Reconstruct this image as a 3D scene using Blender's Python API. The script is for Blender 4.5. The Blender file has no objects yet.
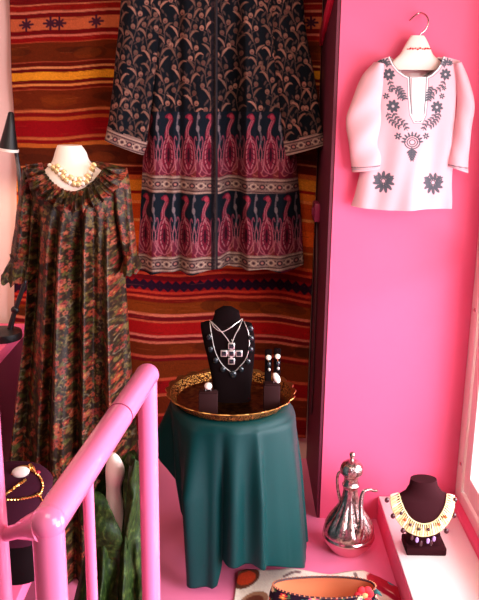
import bpy, bmesh, math, random
import numpy as np
from mathutils import Vector, Matrix
from mathutils.bvhtree import BVHTree

random.seed(7)
RNG = np.random.default_rng(7)
SC = bpy.context.scene
COL = SC.collection
PI = math.pi

# ------------------------------------------------------------------ camera
H, TH, RO, F = 1.6, math.radians(15.0), math.radians(0.7), 800.0
fw = np.array([0, math.cos(TH), -math.sin(TH)])
u0 = np.array([0, math.sin(TH), math.cos(TH)])
r0 = np.array([1.0, 0, 0])
rt = math.cos(RO) * r0 + math.sin(RO) * u0
up = math.cos(RO) * u0 - math.sin(RO) * r0
cam = bpy.data.objects.new('camera', bpy.data.cameras.new('camera'))
COL.objects.link(cam)
cam.matrix_world = Matrix(((rt[0], up[0], -fw[0], 0), (rt[1], up[1], -fw[1], 0), (rt[2], up[2], -fw[2], H), (0, 0, 0, 1)))
cam.data.sensor_fit = 'VERTICAL'; cam.data.sensor_height = 24; cam.data.lens = F / 600 * 24
cam.data.clip_start = 0.02
SC.camera = cam

# ------------------------------------------------------------------ world, light, exposure
w = bpy.data.worlds.new('world'); SC.world = w; w.use_nodes = True
bg = w.node_tree.nodes['Background']
bg.inputs[0].default_value = (1.0, 0.86, 0.86, 1); bg.inputs[1].default_value = 0.10

def area(name, loc, target, size, energy, col, size_y=None):
    d = bpy.data.lights.new(name, 'AREA'); d.energy = energy; d.color = col
    d.shape = 'RECTANGLE'; d.size = size; d.size_y = size_y or size
    o = bpy.data.objects.new(name, d); COL.objects.link(o); o.location = loc
    o.rotation_euler = (Vector(target) - Vector(loc)).to_track_quat('-Z', 'Y').to_euler()
    return o
def spot(name, loc, target, energy, col, angle, blend=0.6, rad=0.05):
    d = bpy.data.lights.new(name, 'SPOT'); d.energy = energy; d.color = col
    d.spot_size = math.radians(angle); d.spot_blend = blend; d.shadow_soft_size = rad
    o = bpy.data.objects.new(name, d); COL.objects.link(o); o.location = loc
    o.rotation_euler = (Vector(target) - Vector(loc)).to_track_quat('-Z', 'Y').to_euler()
    return o
area('street_daylight', (1.9, 0.1, 2.1), (0.2, 2.7, 0.8), 1.6, 70, (1.0, 0.84, 0.82), 1.5)
area('window_daylight', (1.75, 2.15, 0.8), (0.5, 2.5, 0.3), 1.2, 85, (0.80, 0.86, 1.0), 1.2)
low = area('low_cool_fill', (1.7, 0.7, 0.9), (-0.1, 2.0, 0.35), 1.0, 38, (0.76, 0.80, 1.0), 0.9)  # second cool area light, added for lilac highlights on rail and floor
low.data.spread = math.radians(110)
area('shop_ceiling_light', (-0.1, 0.6, 2.7), (0.1, 2.8, 0.9), 0.9, 16, (1.0, 0.76, 0.62), 0.9)
spot('ceiling_spot_rug', (-0.35, 1.7, 2.6), (-0.2, 3.15, 1.15), 28, (1.0, 0.76, 0.55), 56)
spot('ceiling_spot_dress', (-0.95, 1.3, 2.5), (-0.62, 2.46, 0.95), 24, (1.0, 0.80, 0.58), 45)
vs = SC.view_settings
vs.view_transform = 'Standard'; vs.look = 'None'; vs.gamma = 1.0; vs.use_curve_mapping = False
vs.exposure = 0.0

# ------------------------------------------------------------------ helpers: points
def at(px, py, Y):
    """world point(s) seen at photo pixel (px, py) on the plane y = Y"""
    px = np.asarray(px, float); py = np.asarray(py, float); Y = np.asarray(Y, float)
    a = (px - 239.5) / F; b = (300.0 - py) / F
    d = fw + a[..., None] * rt + b[..., None] * up
    t = Y / d[..., 1]
    p = d * t[..., None]
    p[..., 2] += H
    return p
def atz(px, py, z):
    d = fw + (px - 239.5) / F * rt + (300.0 - py) / F * up
    p = d * ((z - H) / d[2]); p[2] += H
    return p
def ray(px, py):
    d = fw + (px - 239.5) / F * rt + (300.0 - py) / F * up
    return Vector(d).normalized()
def lin(c):
    c = np.asarray(c, float) / 255.0
    return np.where(c <= 0.04045, c / 12.92, ((c + 0.055) / 1.055) ** 2.4)

# ------------------------------------------------------------------ helpers: materials
def mat(name, col, rough=0.5, metal=0.0, sheen=0.0, bump=0.0, bscale=200.0, coat=0.0, var=0.0, vscale=30.0, attr=False, spec=0.5, emit=None, aniso=None):
    m = bpy.data.materials.new(name); m.use_nodes = True
    nt = m.node_tree; b = nt.nodes['Principled BSDF']
    b.inputs['Roughness'].default_value = rough
    b.inputs['Metallic'].default_value = metal
    b.inputs['Coat Weight'].default_value = coat
    b.inputs['Specular IOR Level'].default_value = spec
    if sheen:
        b.inputs['Sheen Weight'].default_value = sheen; b.inputs['Sheen Roughness'].default_value = 0.4
    tc = nt.nodes.new('ShaderNodeTexCoord')
    if attr:
        a = nt.nodes.new('ShaderNodeVertexColor'); a.layer_name = 'Col'; src = a.outputs[0]
    else:
        rgb = nt.nodes.new('ShaderNodeRGB'); rgb.outputs[0].default_value = (*lin(col), 1); src = rgb.outputs[0]
    if var:
        n = nt.nodes.new('ShaderNodeTexNoise'); n.inputs['Scale'].default_value = vscale; n.inputs['Detail'].default_value = 4
        nt.links.new(tc.outputs['Object'], n.inputs['Vector'])
        r = nt.nodes.new('ShaderNodeMapRange'); r.inputs[1].default_value = 0.3; r.inputs[2].default_value = 0.7
        r.inputs[3].default_value = 1 - var; r.inputs[4].default_value = 1 + var
        nt.links.new(n.outputs[0], r.inputs[0])
        mx = nt.nodes.new('ShaderNodeMix'); mx.data_type = 'RGBA'; mx.blend_type = 'MULTIPLY'; mx.inputs[0].default_value = 1
        nt.links.new(src, mx.inputs[6]); nt.links.new(r.outputs[0], mx.inputs[7]); src = mx.outputs[2]
    nt.links.new(src, b.inputs['Base Color'])
    if sheen:
        nt.links.new(src, b.inputs['Sheen Tint'])
    if bump:
        n = nt.nodes.new('ShaderNodeTexNoise'); n.inputs['Scale'].default_value = bscale; n.inputs['Detail'].default_value = 3
        nt.links.new(tc.outputs['Object'], n.inputs['Vector'])
        bp = nt.nodes.new('ShaderNodeBump'); bp.inputs['Strength'].default_value = bump; bp.inputs['Distance'].default_value = 0.004
        nt.links.new(n.outputs[0], bp.inputs['Height']); nt.links.new(bp.outputs[0], b.inputs['Normal'])
    if emit:
        b.inputs['Emission Color'].default_value = (*emit[:3], 1); b.inputs['Emission Strength'].default_value = emit[3]
    return m
def ramp_mat(name, cols, scale, rough=0.5, sheen=0.0, metal=0.0, bump=0.3, stretch=(1, 1, 1), detail=5, tex='noise', coat=0.0):
    """colour from a noise / voronoi through a ramp: [(pos, srgb), ...]"""
    m = bpy.data.materials.new(name); m.use_nodes = True
    nt = m.node_tree; b = nt.nodes['Principled BSDF']
    b.inputs['Roughness'].default_value = rough; b.inputs['Metallic'].default_value = metal; b.inputs['Coat Weight'].default_value = coat
    tc = nt.nodes.new('ShaderNodeTexCoord'); mp = nt.nodes.new('ShaderNodeMapping'); mp.inputs['Scale'].default_value = stretch
    nt.links.new(tc.outputs['Object'], mp.inputs[0])
    if tex == 'noise':
        n = nt.nodes.new('ShaderNodeTexNoise'); n.inputs['Scale'].default_value = scale; n.inputs['Detail'].default_value = detail; out = n.outputs[0]
    else:
        n = nt.nodes.new('ShaderNodeTexVoronoi'); n.inputs['Scale'].default_value = scale; out = n.outputs[0]
    nt.links.new(mp.outputs[0], n.inputs['Vector'])
    cr = nt.nodes.new('ShaderNodeValToRGB'); e = cr.color_ramp.elements
    while len(e) < len(cols): e.new(0.5)
    for k, (p, c) in enumerate(cols):
        e[k].position = p; e[k].color = (*lin(c), 1)
    nt.links.new(out, cr.inputs[0]); nt.links.new(cr.outputs[0], b.inputs['Base Color'])
    if sheen:
        b.inputs['Sheen Weight'].default_value = sheen; b.inputs['Sheen Roughness'].default_value = 0.35
        nt.links.new(cr.outputs[0], b.inputs['Sheen Tint'])
    bp = nt.nodes.new('ShaderNodeBump'); bp.inputs['Strength'].default_value = bump; bp.inputs['Distance'].default_value = 0.004
    nt.links.new(out, bp.inputs['Height']); nt.links.new(bp.outputs[0], b.inputs['Normal'])
    return m

# ------------------------------------------------------------------ helpers: objects
def tag(o, label=None, cat=None, group=None, kind=None):
    if label: o['label'] = label
    if cat: o['category'] = cat
    if group: o['group'] = group
    if kind: o['kind'] = kind
    return o
def empty(name, loc, label, cat, group=None):
    o = bpy.data.objects.new(name, None); COL.objects.link(o); o.location = tuple(float(c) for c in loc)
    o.empty_display_size = 0.05
    return tag(o, label, cat, group)
WL = {}
def link(name, me, m, parent, loc=(0, 0, 0)):
    o = bpy.data.objects.new(name, me); COL.objects.link(o)
    if m and not me.materials: me.materials.append(m)
    if parent:
        o.parent = parent
        o.matrix_parent_inverse = Matrix.Translation(-WL.get(parent.name, parent.location))
    WL[o.name] = Vector(loc)
    o.location = loc
    return o
def mesh(name, v, f, colors=None, sharp=40):
    me = bpy.data.meshes.new(name)
    me.from_pydata([tuple(p) for p in v], [], [tuple(q) for q in f]); me.validate()
    if colors is not None:
        a = me.color_attributes.new('Col', 'FLOAT_COLOR', 'POINT')
        c = np.ones((len(v), 4), np.float32); c[:, :3] = colors
        a.data.foreach_set('color', c.ravel())
    me.polygons.foreach_set('use_smooth', [True] * len(me.polygons))
    if sharp: me.set_sharp_from_angle(angle=math.radians(sharp))
    me.update()
    return me
def obj(name, data, m, parent=None, label=None, loc=(0, 0, 0), sharp=40):
    v, f = data[0], data[1]; c = data[2] if len(data) > 2 else None
    o = link(name, mesh(name, v, f, c, sharp), m, parent, loc)
    if label: o['label'] = label
    return o
def join(*ds):
    V, Fc = [], []
    for d in ds:
        n = len(V); V += [tuple(p) for p in d[0]]; Fc += [tuple(i + n for i in q) for q in d[1]]
    return V, Fc
def box(x0, x1, y0, y1, z0, z1, bev=0.0, seg=2):
    bm = bmesh.new(); bmesh.ops.create_cube(bm, size=1)
    for v in bm.verts:
        v.co = Vector(((x0 + x1) / 2 + v.co.x * (x1 - x0), (y0 + y1) / 2 + v.co.y * (y1 - y0), (z0 + z1) / 2 + v.co.z * (z1 - z0)))
    if bev: bmesh.ops.bevel(bm, geom=list(bm.edges), offset=bev, segments=seg, affect='EDGES', profile=0.5)
    bm.verts.index_update()
    d = [tuple(v.co) for v in bm.verts], [tuple(v.index for v in f.verts) for f in bm.faces]
    bm.free(); return d
def xf(d, M):
    return [tuple(M @ Vector(p)) for p in d[0]], d[1]
def catmull(P, n):
    P = np.asarray(P, float); m = len(P)
    if m == 2: return P[0] + np.linspace(0, 1, n)[:, None] * (P[1] - P[0])
    seg = np.linalg.norm(np.diff(P, axis=0), axis=1); s = np.r_[0, np.cumsum(np.maximum(seg, 1e-9))]
    T = np.zeros_like(P)
    T[1:-1] = (P[2:] - P[:-2]) / (s[2:] - s[:-2])[:, None]
    T[0] = (P[1] - P[0]) / (s[1] - s[0]); T[-1] = (P[-1] - P[-2]) / (s[-1] - s[-2])
    q = np.linspace(0, s[-1], n); i = np.clip(np.searchsorted(s, q, 'right') - 1, 0, m - 2)
    h = (s[i + 1] - s[i])[:, None]; t = ((q - s[i]) / (s[i + 1] - s[i]))[:, None]
    return (2*t**3-3*t**2+1)*P[i] + (t**3-2*t**2+t)*h*T[i] + (-2*t**3+3*t**2)*P[i+1] + (t**3-t**2)*h*T[i+1]
def tube(path, r, seg=10, smooth=0, closed=False, flat=1.0):
    P = np.asarray(path, float)
    if smooth: P = catmull(P, smooth)
    n = len(P); R = np.interp(np.linspace(0, 1, n), np.linspace(0, 1, len(np.atleast_1d(r))), np.atleast_1d(r))
    if closed: tan = np.roll(P, -1, 0) - np.roll(P, 1, 0)
    else: tan = np.gradient(P, axis=0)
    tan /= np.linalg.norm(tan, axis=1)[:, None] + 1e-12
    ref = np.array([0, 0, 1.0]) if abs(tan[0][2]) < 0.9 else np.array([0, 1.0, 0])
    a = np.cross(tan[0], ref); a /= np.linalg.norm(a)
    V, Fc = [], []
    for k in range(n):
        a = a - tan[k] * a.dot(tan[k]); a /= np.linalg.norm(a) + 1e-12; b = np.cross(tan[k], a)
        for j in range(seg):
            t = 2 * PI * j / seg
            V.append(P[k] + R[k] * (math.cos(t) * a + flat * math.sin(t) * b))
    for k in range(n if closed else n - 1):
        k2 = (k + 1) % n
        for j in range(seg):
            j2 = (j + 1) % seg
            Fc.append((k * seg + j, k * seg + j2, k2 * seg + j2, k2 * seg + j))
    if not closed:
        Fc.append(tuple(range(seg))[::-1]); Fc.append(tuple((n - 1) * seg + j for j in range(seg)))
    return V, Fc
def loft(secs, n=36, cap=True, smooth=0):
    """secs: (cx, cy, z, rx, ry, power, tilt) rings"""
    S = np.array([list(s) + [2.0, 0.0][len(s) - 5:] if len(s) < 7 else list(s) for s in secs], float)
    if smooth: S = catmull(S, smooth)
    V, Fc = [], []
    for cx, cy, z, rx, ry, p, tl in S:
        for j in range(n):
            t = 2 * PI * j / n; c, s = math.cos(t), math.sin(t)
            x = math.copysign(abs(c) ** (2 / p), c) * rx; y = math.copysign(abs(s) ** (2 / p), s) * ry
            V.append((cx + x, cy + y * math.cos(tl), z + y * math.sin(tl)))
    m = len(S)
    for k in range(m - 1):
        for j in range(n):
            j2 = (j + 1) % n
            Fc.append((k * n + j, k * n + j2, (k + 1) * n + j2, (k + 1) * n + j))
    if cap:
        Fc.append(tuple(range(n))[::-1]); Fc.append(tuple((m - 1) * n + j for j in range(n)))
    return V, Fc
def lathe(prof, c, n=48, lobes=0, la=0.0, lz=(0, 1), smooth=0):
    pr = np.array(prof, float)
    if smooth: pr = catmull(pr, smooth)
    V, Fc = [], []
    for r, z in pr:
        for j in range(n):
            t = 2 * PI * j / n; rr = r
            if lobes and lz[0] < z < lz[1]:
                k = math.sin(PI * (z - lz[0]) / (lz[1] - lz[0]))
                rr *= 1 + la * k * (abs(math.cos(lobes * t / 2)) - 0.6)
            V.append((c[0] + rr * math.cos(t), c[1] + rr * math.sin(t), c[2] + z))
    m = len(pr)
    for k in range(m - 1):
        for j in range(n):
            j2 = (j + 1) % n
            Fc.append((k * n + j, k * n + j2, (k + 1) * n + j2, (k + 1) * n + j))
    Fc.append(tuple(range(n))[::-1]); Fc.append(tuple((m - 1) * n + j for j in range(n)))
    return V, Fc
def ball(c, rx, ry=None, rz=None, n=14, m=9):
    ry = ry or rx; rz = rz or rx; V, Fc = [], []
    for k in range(m + 1):
        ph = PI * k / m
        for j in range(n):
            t = 2 * PI * j / n
            V.append((c[0] + rx * math.sin(ph) * math.cos(t), c[1] + ry * math.sin(ph) * math.sin(t), c[2] - rz * math.cos(ph)))
    for k in range(m):
        for j in range(n):
            j2 = (j + 1) % n
            Fc.append((k * n + j, k * n + j2, (k + 1) * n + j2, (k + 1) * n + j))
    bm = bmesh.new(); vs_ = [bm.verts.new(p) for p in V]
    for f in Fc:
        bm.faces.new([vs_[i] for i in f])
    bmesh.ops.remove_doubles(bm, verts=bm.verts, dist=1e-7); bm.verts.index_update()
    d = [tuple(v.co) for v in bm.verts], [tuple(v.index for v in f.verts) for f in bm.faces]
    bm.free(); return d
def bvh(*ds):
    d = join(*ds)
    return BVHTree.FromPolygons([Vector(p) for p in d[0]], d[1])
def onto(tree, px, py, off=0.0):
    o = Vector((0, 0, H)); dr = ray(px, py)
    hit, nrm, _, _ = tree.ray_cast(o, dr)
    if hit is None:
        best = None
        for k in range(40):
            p = o + dr * (1.2 + 0.06 * k); q, nn, _, dist = tree.find_nearest(p)
            if best is None or dist < best[2]: best = (q, nn, dist, p)
        q, nn, dist, p = best
        return np.array(p), nn
    if nrm.dot(dr) > 0: nrm = -nrm
    return np.array(hit + nrm * off), nrm

# ------------------------------------------------------------------ helpers: woven / printed colour canvas
class Canvas:
    """a colour plan of a cloth, drawn with strokes and petals and read off at the mesh points"""
    def __init__(s, x0, y0, x1, y1, col, S=3.0):
        s.x0, s.y0, s.S = x0, y0, S
        s.w, s.h = int((x1 - x0) * S) + 2, int((y1 - y0) * S) + 2
        s.a = np.empty((s.h, s.w, 3)); s.a[:] = col
    def _bb(s, xa, ya, xb, yb):
        i0 = max(0, int((xa - s.x0) * s.S) - 2); i1 = min(s.w, int((xb - s.x0) * s.S) + 3)
        j0 = max(0, int((ya - s.y0) * s.S) - 2); j1 = min(s.h, int((yb - s.y0) * s.S) + 3)
        if i1 <= i0 or j1 <= j0: return None
        X, Y = np.meshgrid(np.arange(i0, i1) / s.S + s.x0, np.arange(j0, j1) / s.S + s.y0)
        return i0, i1, j0, j1, X, Y
    def _mix(s, b, k, col, al):
        k = np.clip(k, 0, 1)[..., None] * al
        v = s.a[b[2]:b[3], b[0]:b[1]]; v[:] = v * (1 - k) + np.asarray(col, float) * k
    def rect(s, xa, ya, xb, yb, col, al=1.0):
        b = s._bb(xa, ya, xb, yb)
        if b: s._mix(b, np.minimum(np.minimum(b[4] - xa, xb - b[4]), np.minimum(b[5] - ya, yb - b[5])) * s.S + 0.5, col, al)
    def ell(s, cx, cy, rx, ry, ang, col, al=1.0):
        R = max(rx, ry); b = s._bb(cx - R, cy - R, cx + R, cy + R)
        if not b: return
        c, q = math.cos(ang), math.sin(ang); dx, dy = b[4] - cx, b[5] - cy
        d = np.sqrt(((dx * c + dy * q) / rx) ** 2 + ((-dx * q + dy * c) / ry) ** 2)
        s._mix(b, (1 - d) * min(rx, ry) * s.S + 0.5, col, al)
    def ring(s, cx, cy, rx, ry, ang, wd, col, al=1.0):
        R = max(rx, ry) + wd; b = s._bb(cx - R, cy - R, cx + R, cy + R)
        if not b: return
        c, q = math.cos(ang), math.sin(ang); dx, dy = b[4] - cx, b[5] - cy
        d = np.sqrt(((dx * c + dy * q) / rx) ** 2 + ((-dx * q + dy * c) / ry) ** 2)
        s._mix(b, (wd / 2 - np.abs(d - 1) * min(rx, ry)) * s.S + 0.5, col, al)
    def line(s, pts, wd, col, al=1.0, smooth=0):
        P = np.asarray(pts, float)
        if smooth: P = catmull(P, smooth)
        for (xa, ya), (xb, yb) in zip(P[:-1], P[1:]):
            b = s._bb(min(xa, xb) - wd, min(ya, yb) - wd, max(xa, xb) + wd, max(ya, yb) + wd)
            if not b: continue
            L = (xb - xa) ** 2 + (yb - ya) ** 2 + 1e-9
            t = np.clip(((b[4] - xa) * (xb - xa) + (b[5] - ya) * (yb - ya)) / L, 0, 1)
            d = np.hypot(b[4] - xa - t * (xb - xa), b[5] - ya - t * (yb - ya))
            s._mix(b, (wd / 2 - d) * s.S + 0.5, col, al)
    def speck(s, amt, dye=1.0):
        s.a *= dye
        s.a *= 1 + amt * RNG.standard_normal(s.a.shape[:2])[..., None]
        s.a = np.clip(s.a, 0, 255)
    def sample(s, px, py):
        i = np.clip((px - s.x0) * s.S, 0, s.w - 1.001); j = np.clip((py - s.y0) * s.S, 0, s.h - 1.001)
        i0 = i.astype(int); j0 = j.astype(int); fi = (i - i0)[..., None]; fj = (j - j0)[..., None]
        a = s.a
        return lin((a[j0, i0] * (1 - fi) + a[j0, i0 + 1] * fi) * (1 - fj) + (a[j0 + 1, i0] * (1 - fi) + a[j0 + 1, i0 + 1] * fi) * fj)

def sheet(rows, Y, canvas, th=0.05, thb=0.03, nu=100, nv=140, nb=24, fold=None, top=None, topb=None, pw=0.5, bot=None):
    """a garment panel pair (front and back sewn at the sides) following left/right outline rows, at depth Y"""
    R = catmull(rows, 200)
    tq = np.linspace(0, 1, 200)
    def row(v): return np.stack([np.interp(v, tq, R[:, k]) for k in range(4)], -1)
    def pix(s, v, tp, bt=None):
        q = row(v); x = q[..., 0] + (q[..., 2] - q[..., 0]) * s; y = q[..., 1] + (q[..., 3] - q[..., 1]) * s
        if tp is not None or bt is not None:
            q0 = row(np.zeros_like(s)); q1 = row(np.ones_like(s))
            y0 = q0[..., 1] + (q0[..., 3] - q0[..., 1]) * s; y1 = q1[..., 1] + (q1[..., 3] - q1[..., 1]) * s
            yt = tp(s) if tp is not None else y0
            yb = y1 + bt(s) if bt is not None else y1
            yn = yt + (y - y0) * (yb - yt) / (y1 - y0)
            v2 = np.clip((yn - y0) / (y1 - y0), 0, 1); q = row(v2)
            x = q[..., 0] + (q[..., 2] - q[..., 0]) * s; y = yn
        return x, y
    sf = np.linspace(0, 1, nu); sb = np.linspace(1, 0, nb + 2)[1:-1]
    v = np.linspace(0, 1, nv)
    S, Vv = np.meshgrid(sf, v); px, py = pix(S, Vv, top, bot)
    prof = (np.clip(1 - (2 * S - 1) ** 2, 0, 1)) ** pw
    thv = th(Vv) if callable(th) else th
    Pf = at(px, py, np.full_like(px, Y)); Pf[..., 1] = Y - thv * prof
    if fold is not None: Pf[..., 1] += fold(px, py, S, Vv)
    S2, V2 = np.meshgrid(sb, v); px2, py2 = pix(S2, V2, topb if topb is not None else top, bot)
    pr2 = (np.clip(1 - (2 * S2 - 1) ** 2, 0, 1)) ** pw
    thw = thb(V2) if callable(thb) else thb
    Pb = at(px2, py2, np.full_like(px2, Y)); Pb[..., 1] = Y + thw * pr2
    P = np.concatenate([Pf, Pb], 1); n = nu + nb
    C = canvas.sample(np.concatenate([px, px2], 1), np.concatenate([py, py2], 1)) if canvas else None
    idx = np.arange(nv * n).reshape(nv, n); nx = np.roll(idx, -1, 1)
    Fc = np.stack([idx[:-1], idx[1:], nx[1:], nx[:-1]], -1).reshape(-1, 4)
    out = P.reshape(-1, 3).tolist(), Fc.tolist()
    return (*out, C.reshape(-1, 3)) if C is not None else out

# ------------------------------------------------------------------ materials
M = {}
M['wall_pink'] = mat('pink_wall_paint', (245, 96, 138), 0.55, bump=0.05, bscale=60, var=0.02, vscale=3)
M['floor_pink'] = mat('pink_floor_paint', (248, 128, 168), 0.4, bump=0.05, bscale=40)
M['maroon'] = mat('maroon_paint_and_shade', (96, 18, 44), 0.6, bump=0.08, bscale=40)  # plain paint on counters and table; shade put into colour on the return
M['red_strip'] = mat('red_pink_strip', (240, 40, 80), 0.5)
M['pale_wall'] = mat('pale_pink_plaster', (232, 190, 178), 0.8, bump=0.1, bscale=40)
M['white_board'] = mat('white_gloss_board', (252, 244, 238), 0.35)
M['frame_white'] = mat('cream_window_paint', (250, 238, 226), 0.4)
M['rail'] = mat('pink_gloss_enamel', (250, 128, 172), 0.28, coat=0.8)
M['black_velvet'] = mat('dark_brown_velvet', (15, 5, 6), 0.95, sheen=0.03, bump=0.1, bscale=900, spec=0.08)
M['maroon_velvet'] = mat('maroon_brown_velvet', (50, 14, 20), 0.9, sheen=0.1, bump=0.1, bscale=900, spec=0.12)
M['plum_velvet'] = mat('plum_velvet', (58, 18, 34), 0.9, sheen=0.12, bump=0.1, bscale=900, spec=0.12)
M['brown_velvet'] = mat('brown_velvet', (44, 18, 18), 0.8, spec=0.15)
M['black'] = mat('black_plastic', (16, 10, 12), 0.45)
M['silver'] = mat('silver', (236, 230, 222), 0.35, metal=0.75)
M['gold'] = mat('gold', (230, 175, 95), 0.3, metal=1.0)
M['pale_gold'] = mat('pale_gold', (240, 206, 150), 0.35, metal=0.5)
M['pearl'] = mat('pearl', (245, 232, 214), 0.25, coat=0.5)
M['stone'] = mat('dark_teal_stone', (22, 34, 38), 0.2, coat=0.5)
M['mannequin'] = mat('white_mannequin', (248, 226, 212), 0.6)
M['teal'] = mat('teal_satin', (2, 55, 54), 0.48, bump=0.06, bscale=300, spec=0.22)
M['cloth'] = mat('printed_cloth', None, 0.85, attr=True, bump=0.25, bscale=700, spec=0.12)
M['rug'] = mat('woven_wool', None, 0.95, attr=True, bump=0.5, bscale=500, spec=0.08)
M['satin'] = mat('printed_satin', None, 0.52, attr=True, bump=0.2, bscale=500, spec=0.25)
M['cotton'] = mat('white_cotton', None, 0.8, attr=True, bump=0.2, bscale=900)
M['velvet'] = ramp_mat('crushed_green_velvet', [(0.28, (12, 26, 5)), (0.55, (34, 54, 13)), (0.85, (92, 112, 48))], 90, 0.55, sheen=0.08, bump=0.6, stretch=(1, 1, 0.6))
M['velvet'].node_tree.nodes['Principled BSDF'].inputs['Specular IOR Level'].default_value = 0.2
M['jug'] = ramp_mat('engraved_silver', [(0.3, (130, 100, 100)), (0.5, (206, 172, 168)), (0.7, (232, 202, 196))], 90, 0.27, metal=1.0, bump=0.5)
M['brass'] = ramp_mat('engraved_brass', [(0.3, (96, 48, 20)), (0.5, (150, 88, 36)), (0.75, (196, 134, 66))], 60, 0.28, metal=1.0, bump=0.25)
M['gallery'] = ramp_mat('pierced_brass', [(0.25, (232, 180, 96)), (0.5, (196, 130, 60)), (0.6, (60, 26, 10))], 190, 0.3, metal=0.9, bump=0.8, tex='vor')
M['cream_bead'] = mat('cream_bone', (248, 222, 160), 0.4)
M['ivory_bead'] = mat('ivory_bone', (252, 240, 208), 0.4)
M['amber'] = mat('amber_bead', (214, 96, 40), 0.3)
M['violet'] = mat('violet_glass', (196, 160, 236), 0.2, coat=0.5)
M['dark_bead'] = mat('dark_garnet_bead', (70, 10, 26), 0.3, coat=0.4)
M['pink_thread'] = mat('red_thread', (206, 40, 50), 0.8)
M['steel'] = mat('polished_steel', (214, 170, 170), 0.25, metal=1.0)
M['tan'] = mat('tan_lining', (222, 138, 92), 0.75)
M['lamp_inner'] = mat('lamp_reflector', (255, 236, 206), 0.5, emit=(1.0, 0.8, 0.55, 1.2))
M['switch'] = mat('magenta_plastic', (150, 40, 78), 0.4)
g = bpy.data.materials.new('window_glass'); g.use_nodes = True
nt = g.node_tree; nt.nodes.clear()
o_ = nt.nodes.new('ShaderNodeOutputMaterial'); mx_ = nt.nodes.new('ShaderNodeMixShader'); mx_.inputs[0].default_value = 0.08
tr_ = nt.nodes.new('ShaderNodeBsdfTransparent'); tr_.inputs[0].default_value = (1.0, 0.96, 0.93, 1); gl_ = nt.nodes.new('ShaderNodeBsdfGlossy'); gl_.inputs['Roughness'].default_value = 0.05
nt.links.new(tr_.outputs[0], mx_.inputs[1]); nt.links.new(gl_.outputs[0], mx_.inputs[2]); nt.links.new(mx_.outputs[0], o_.inputs[0])
M['glass'] = g

# ------------------------------------------------------------------ the setting
YB, YP = 3.26, 2.75           # back wall, pink panel
XL, XR = 0.306, 0.826         # panel from its left corner to the window side
def struct(name, d, m): return tag(obj(name, d, m), kind='structure')
struct('floor', box(-1.7, 1.9, -1.2, YB + 0.1, -0.06, 0.0), M['floor_pink'])
struct('wall_back', box(-1.7, XL, YB, YB + 0.08, 0, 2.7), M['pale_wall'])
struct('wall_right', box(XL + 0.012, XR + 0.7, YP, YB + 0.08, 0, 2.7), M['wall_pink'])
struct('wall_left', box(-1.78, -1.7, 1.2, YB + 0.08, 0, 2.7), M['pale_wall'])
struct('return_shade_strip', box(XL, XL + 0.012, YP + 0.004, YB, 0, 2.7), M['maroon'])          # the return beside the rug, its shade put into the maroon colour
# thin flat red strip along the return, rising towards the viewer
a = at(320.5, 46, YB - 0.045); b = at(334.5, 0, 2.85)
d = b - a; L = 0.75
ang = math.atan2(d[2], -d[1])
bx_ = xf(box(-0.012, 0, -L, 0.0, 0.0, 0.055, 0.002), Matrix.Translation((XL, a[1], a[2])) @ Matrix.Rotation(-ang, 4, 'X'))
struct('trim_2', bx_, M['red_strip'])
# window in the right side of the showcase
win = struct('window_1', join(box(XR, XR + 0.05, YP - 0.075, YP - 0.004, 0.10, 2.7, 0.003), box(XR, XR + 0.05, 1.3, YP - 0.075, 0.10, 0.16, 0.003),
                              box(XR, XR + 0.05, 1.3, YP - 0.075, 2.6, 2.7, 0.003), box(XR + 0.008, XR + 0.042, 1.3, YP - 0.075, 1.02, 1.06, 0.003)), M['frame_white'])
sash = join(box(XR + 0.006, XR + 0.044, YP - 0.15, YP - 0.085, 0.17, 2.59, 0.003), box(XR + 0.006, XR + 0.044, 1.32, YP - 0.15, 0.17, 0.25, 0.003))
tag(obj('window_sash', sash, M['frame_white'], win), kind='structure')
tag(obj('window_pane', box(XR + 0.022, XR + 0.028, 1.3, YP - 0.14, 0.24, 2.59), M['glass'], win), kind='structure')
for z in (0.26, 0.85):
    tag(obj('window_catch', ball((XR + 0.002, YP - 0.05, z), 0.008), M['steel'], win), kind='structure')
struct('trim_3', box(0.80, XR + 0.05, 1.3, YP - 0.004, 0.0, 0.118, 0.003), M['wall_pink'])     # pink sill under the window
# raised white shelf along the window
struct('trim_4', join(box(0.534, 0.80, 1.3, YP - 0.004, 0.0, 0.092, 0.003)), M['wall_pink'])
struct('trim_5', box(0.538, 0.80, 1.3, YP - 0.006, 0.0921, 0.10, 0.002), M['white_board'])
ZP = 0.10

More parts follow.
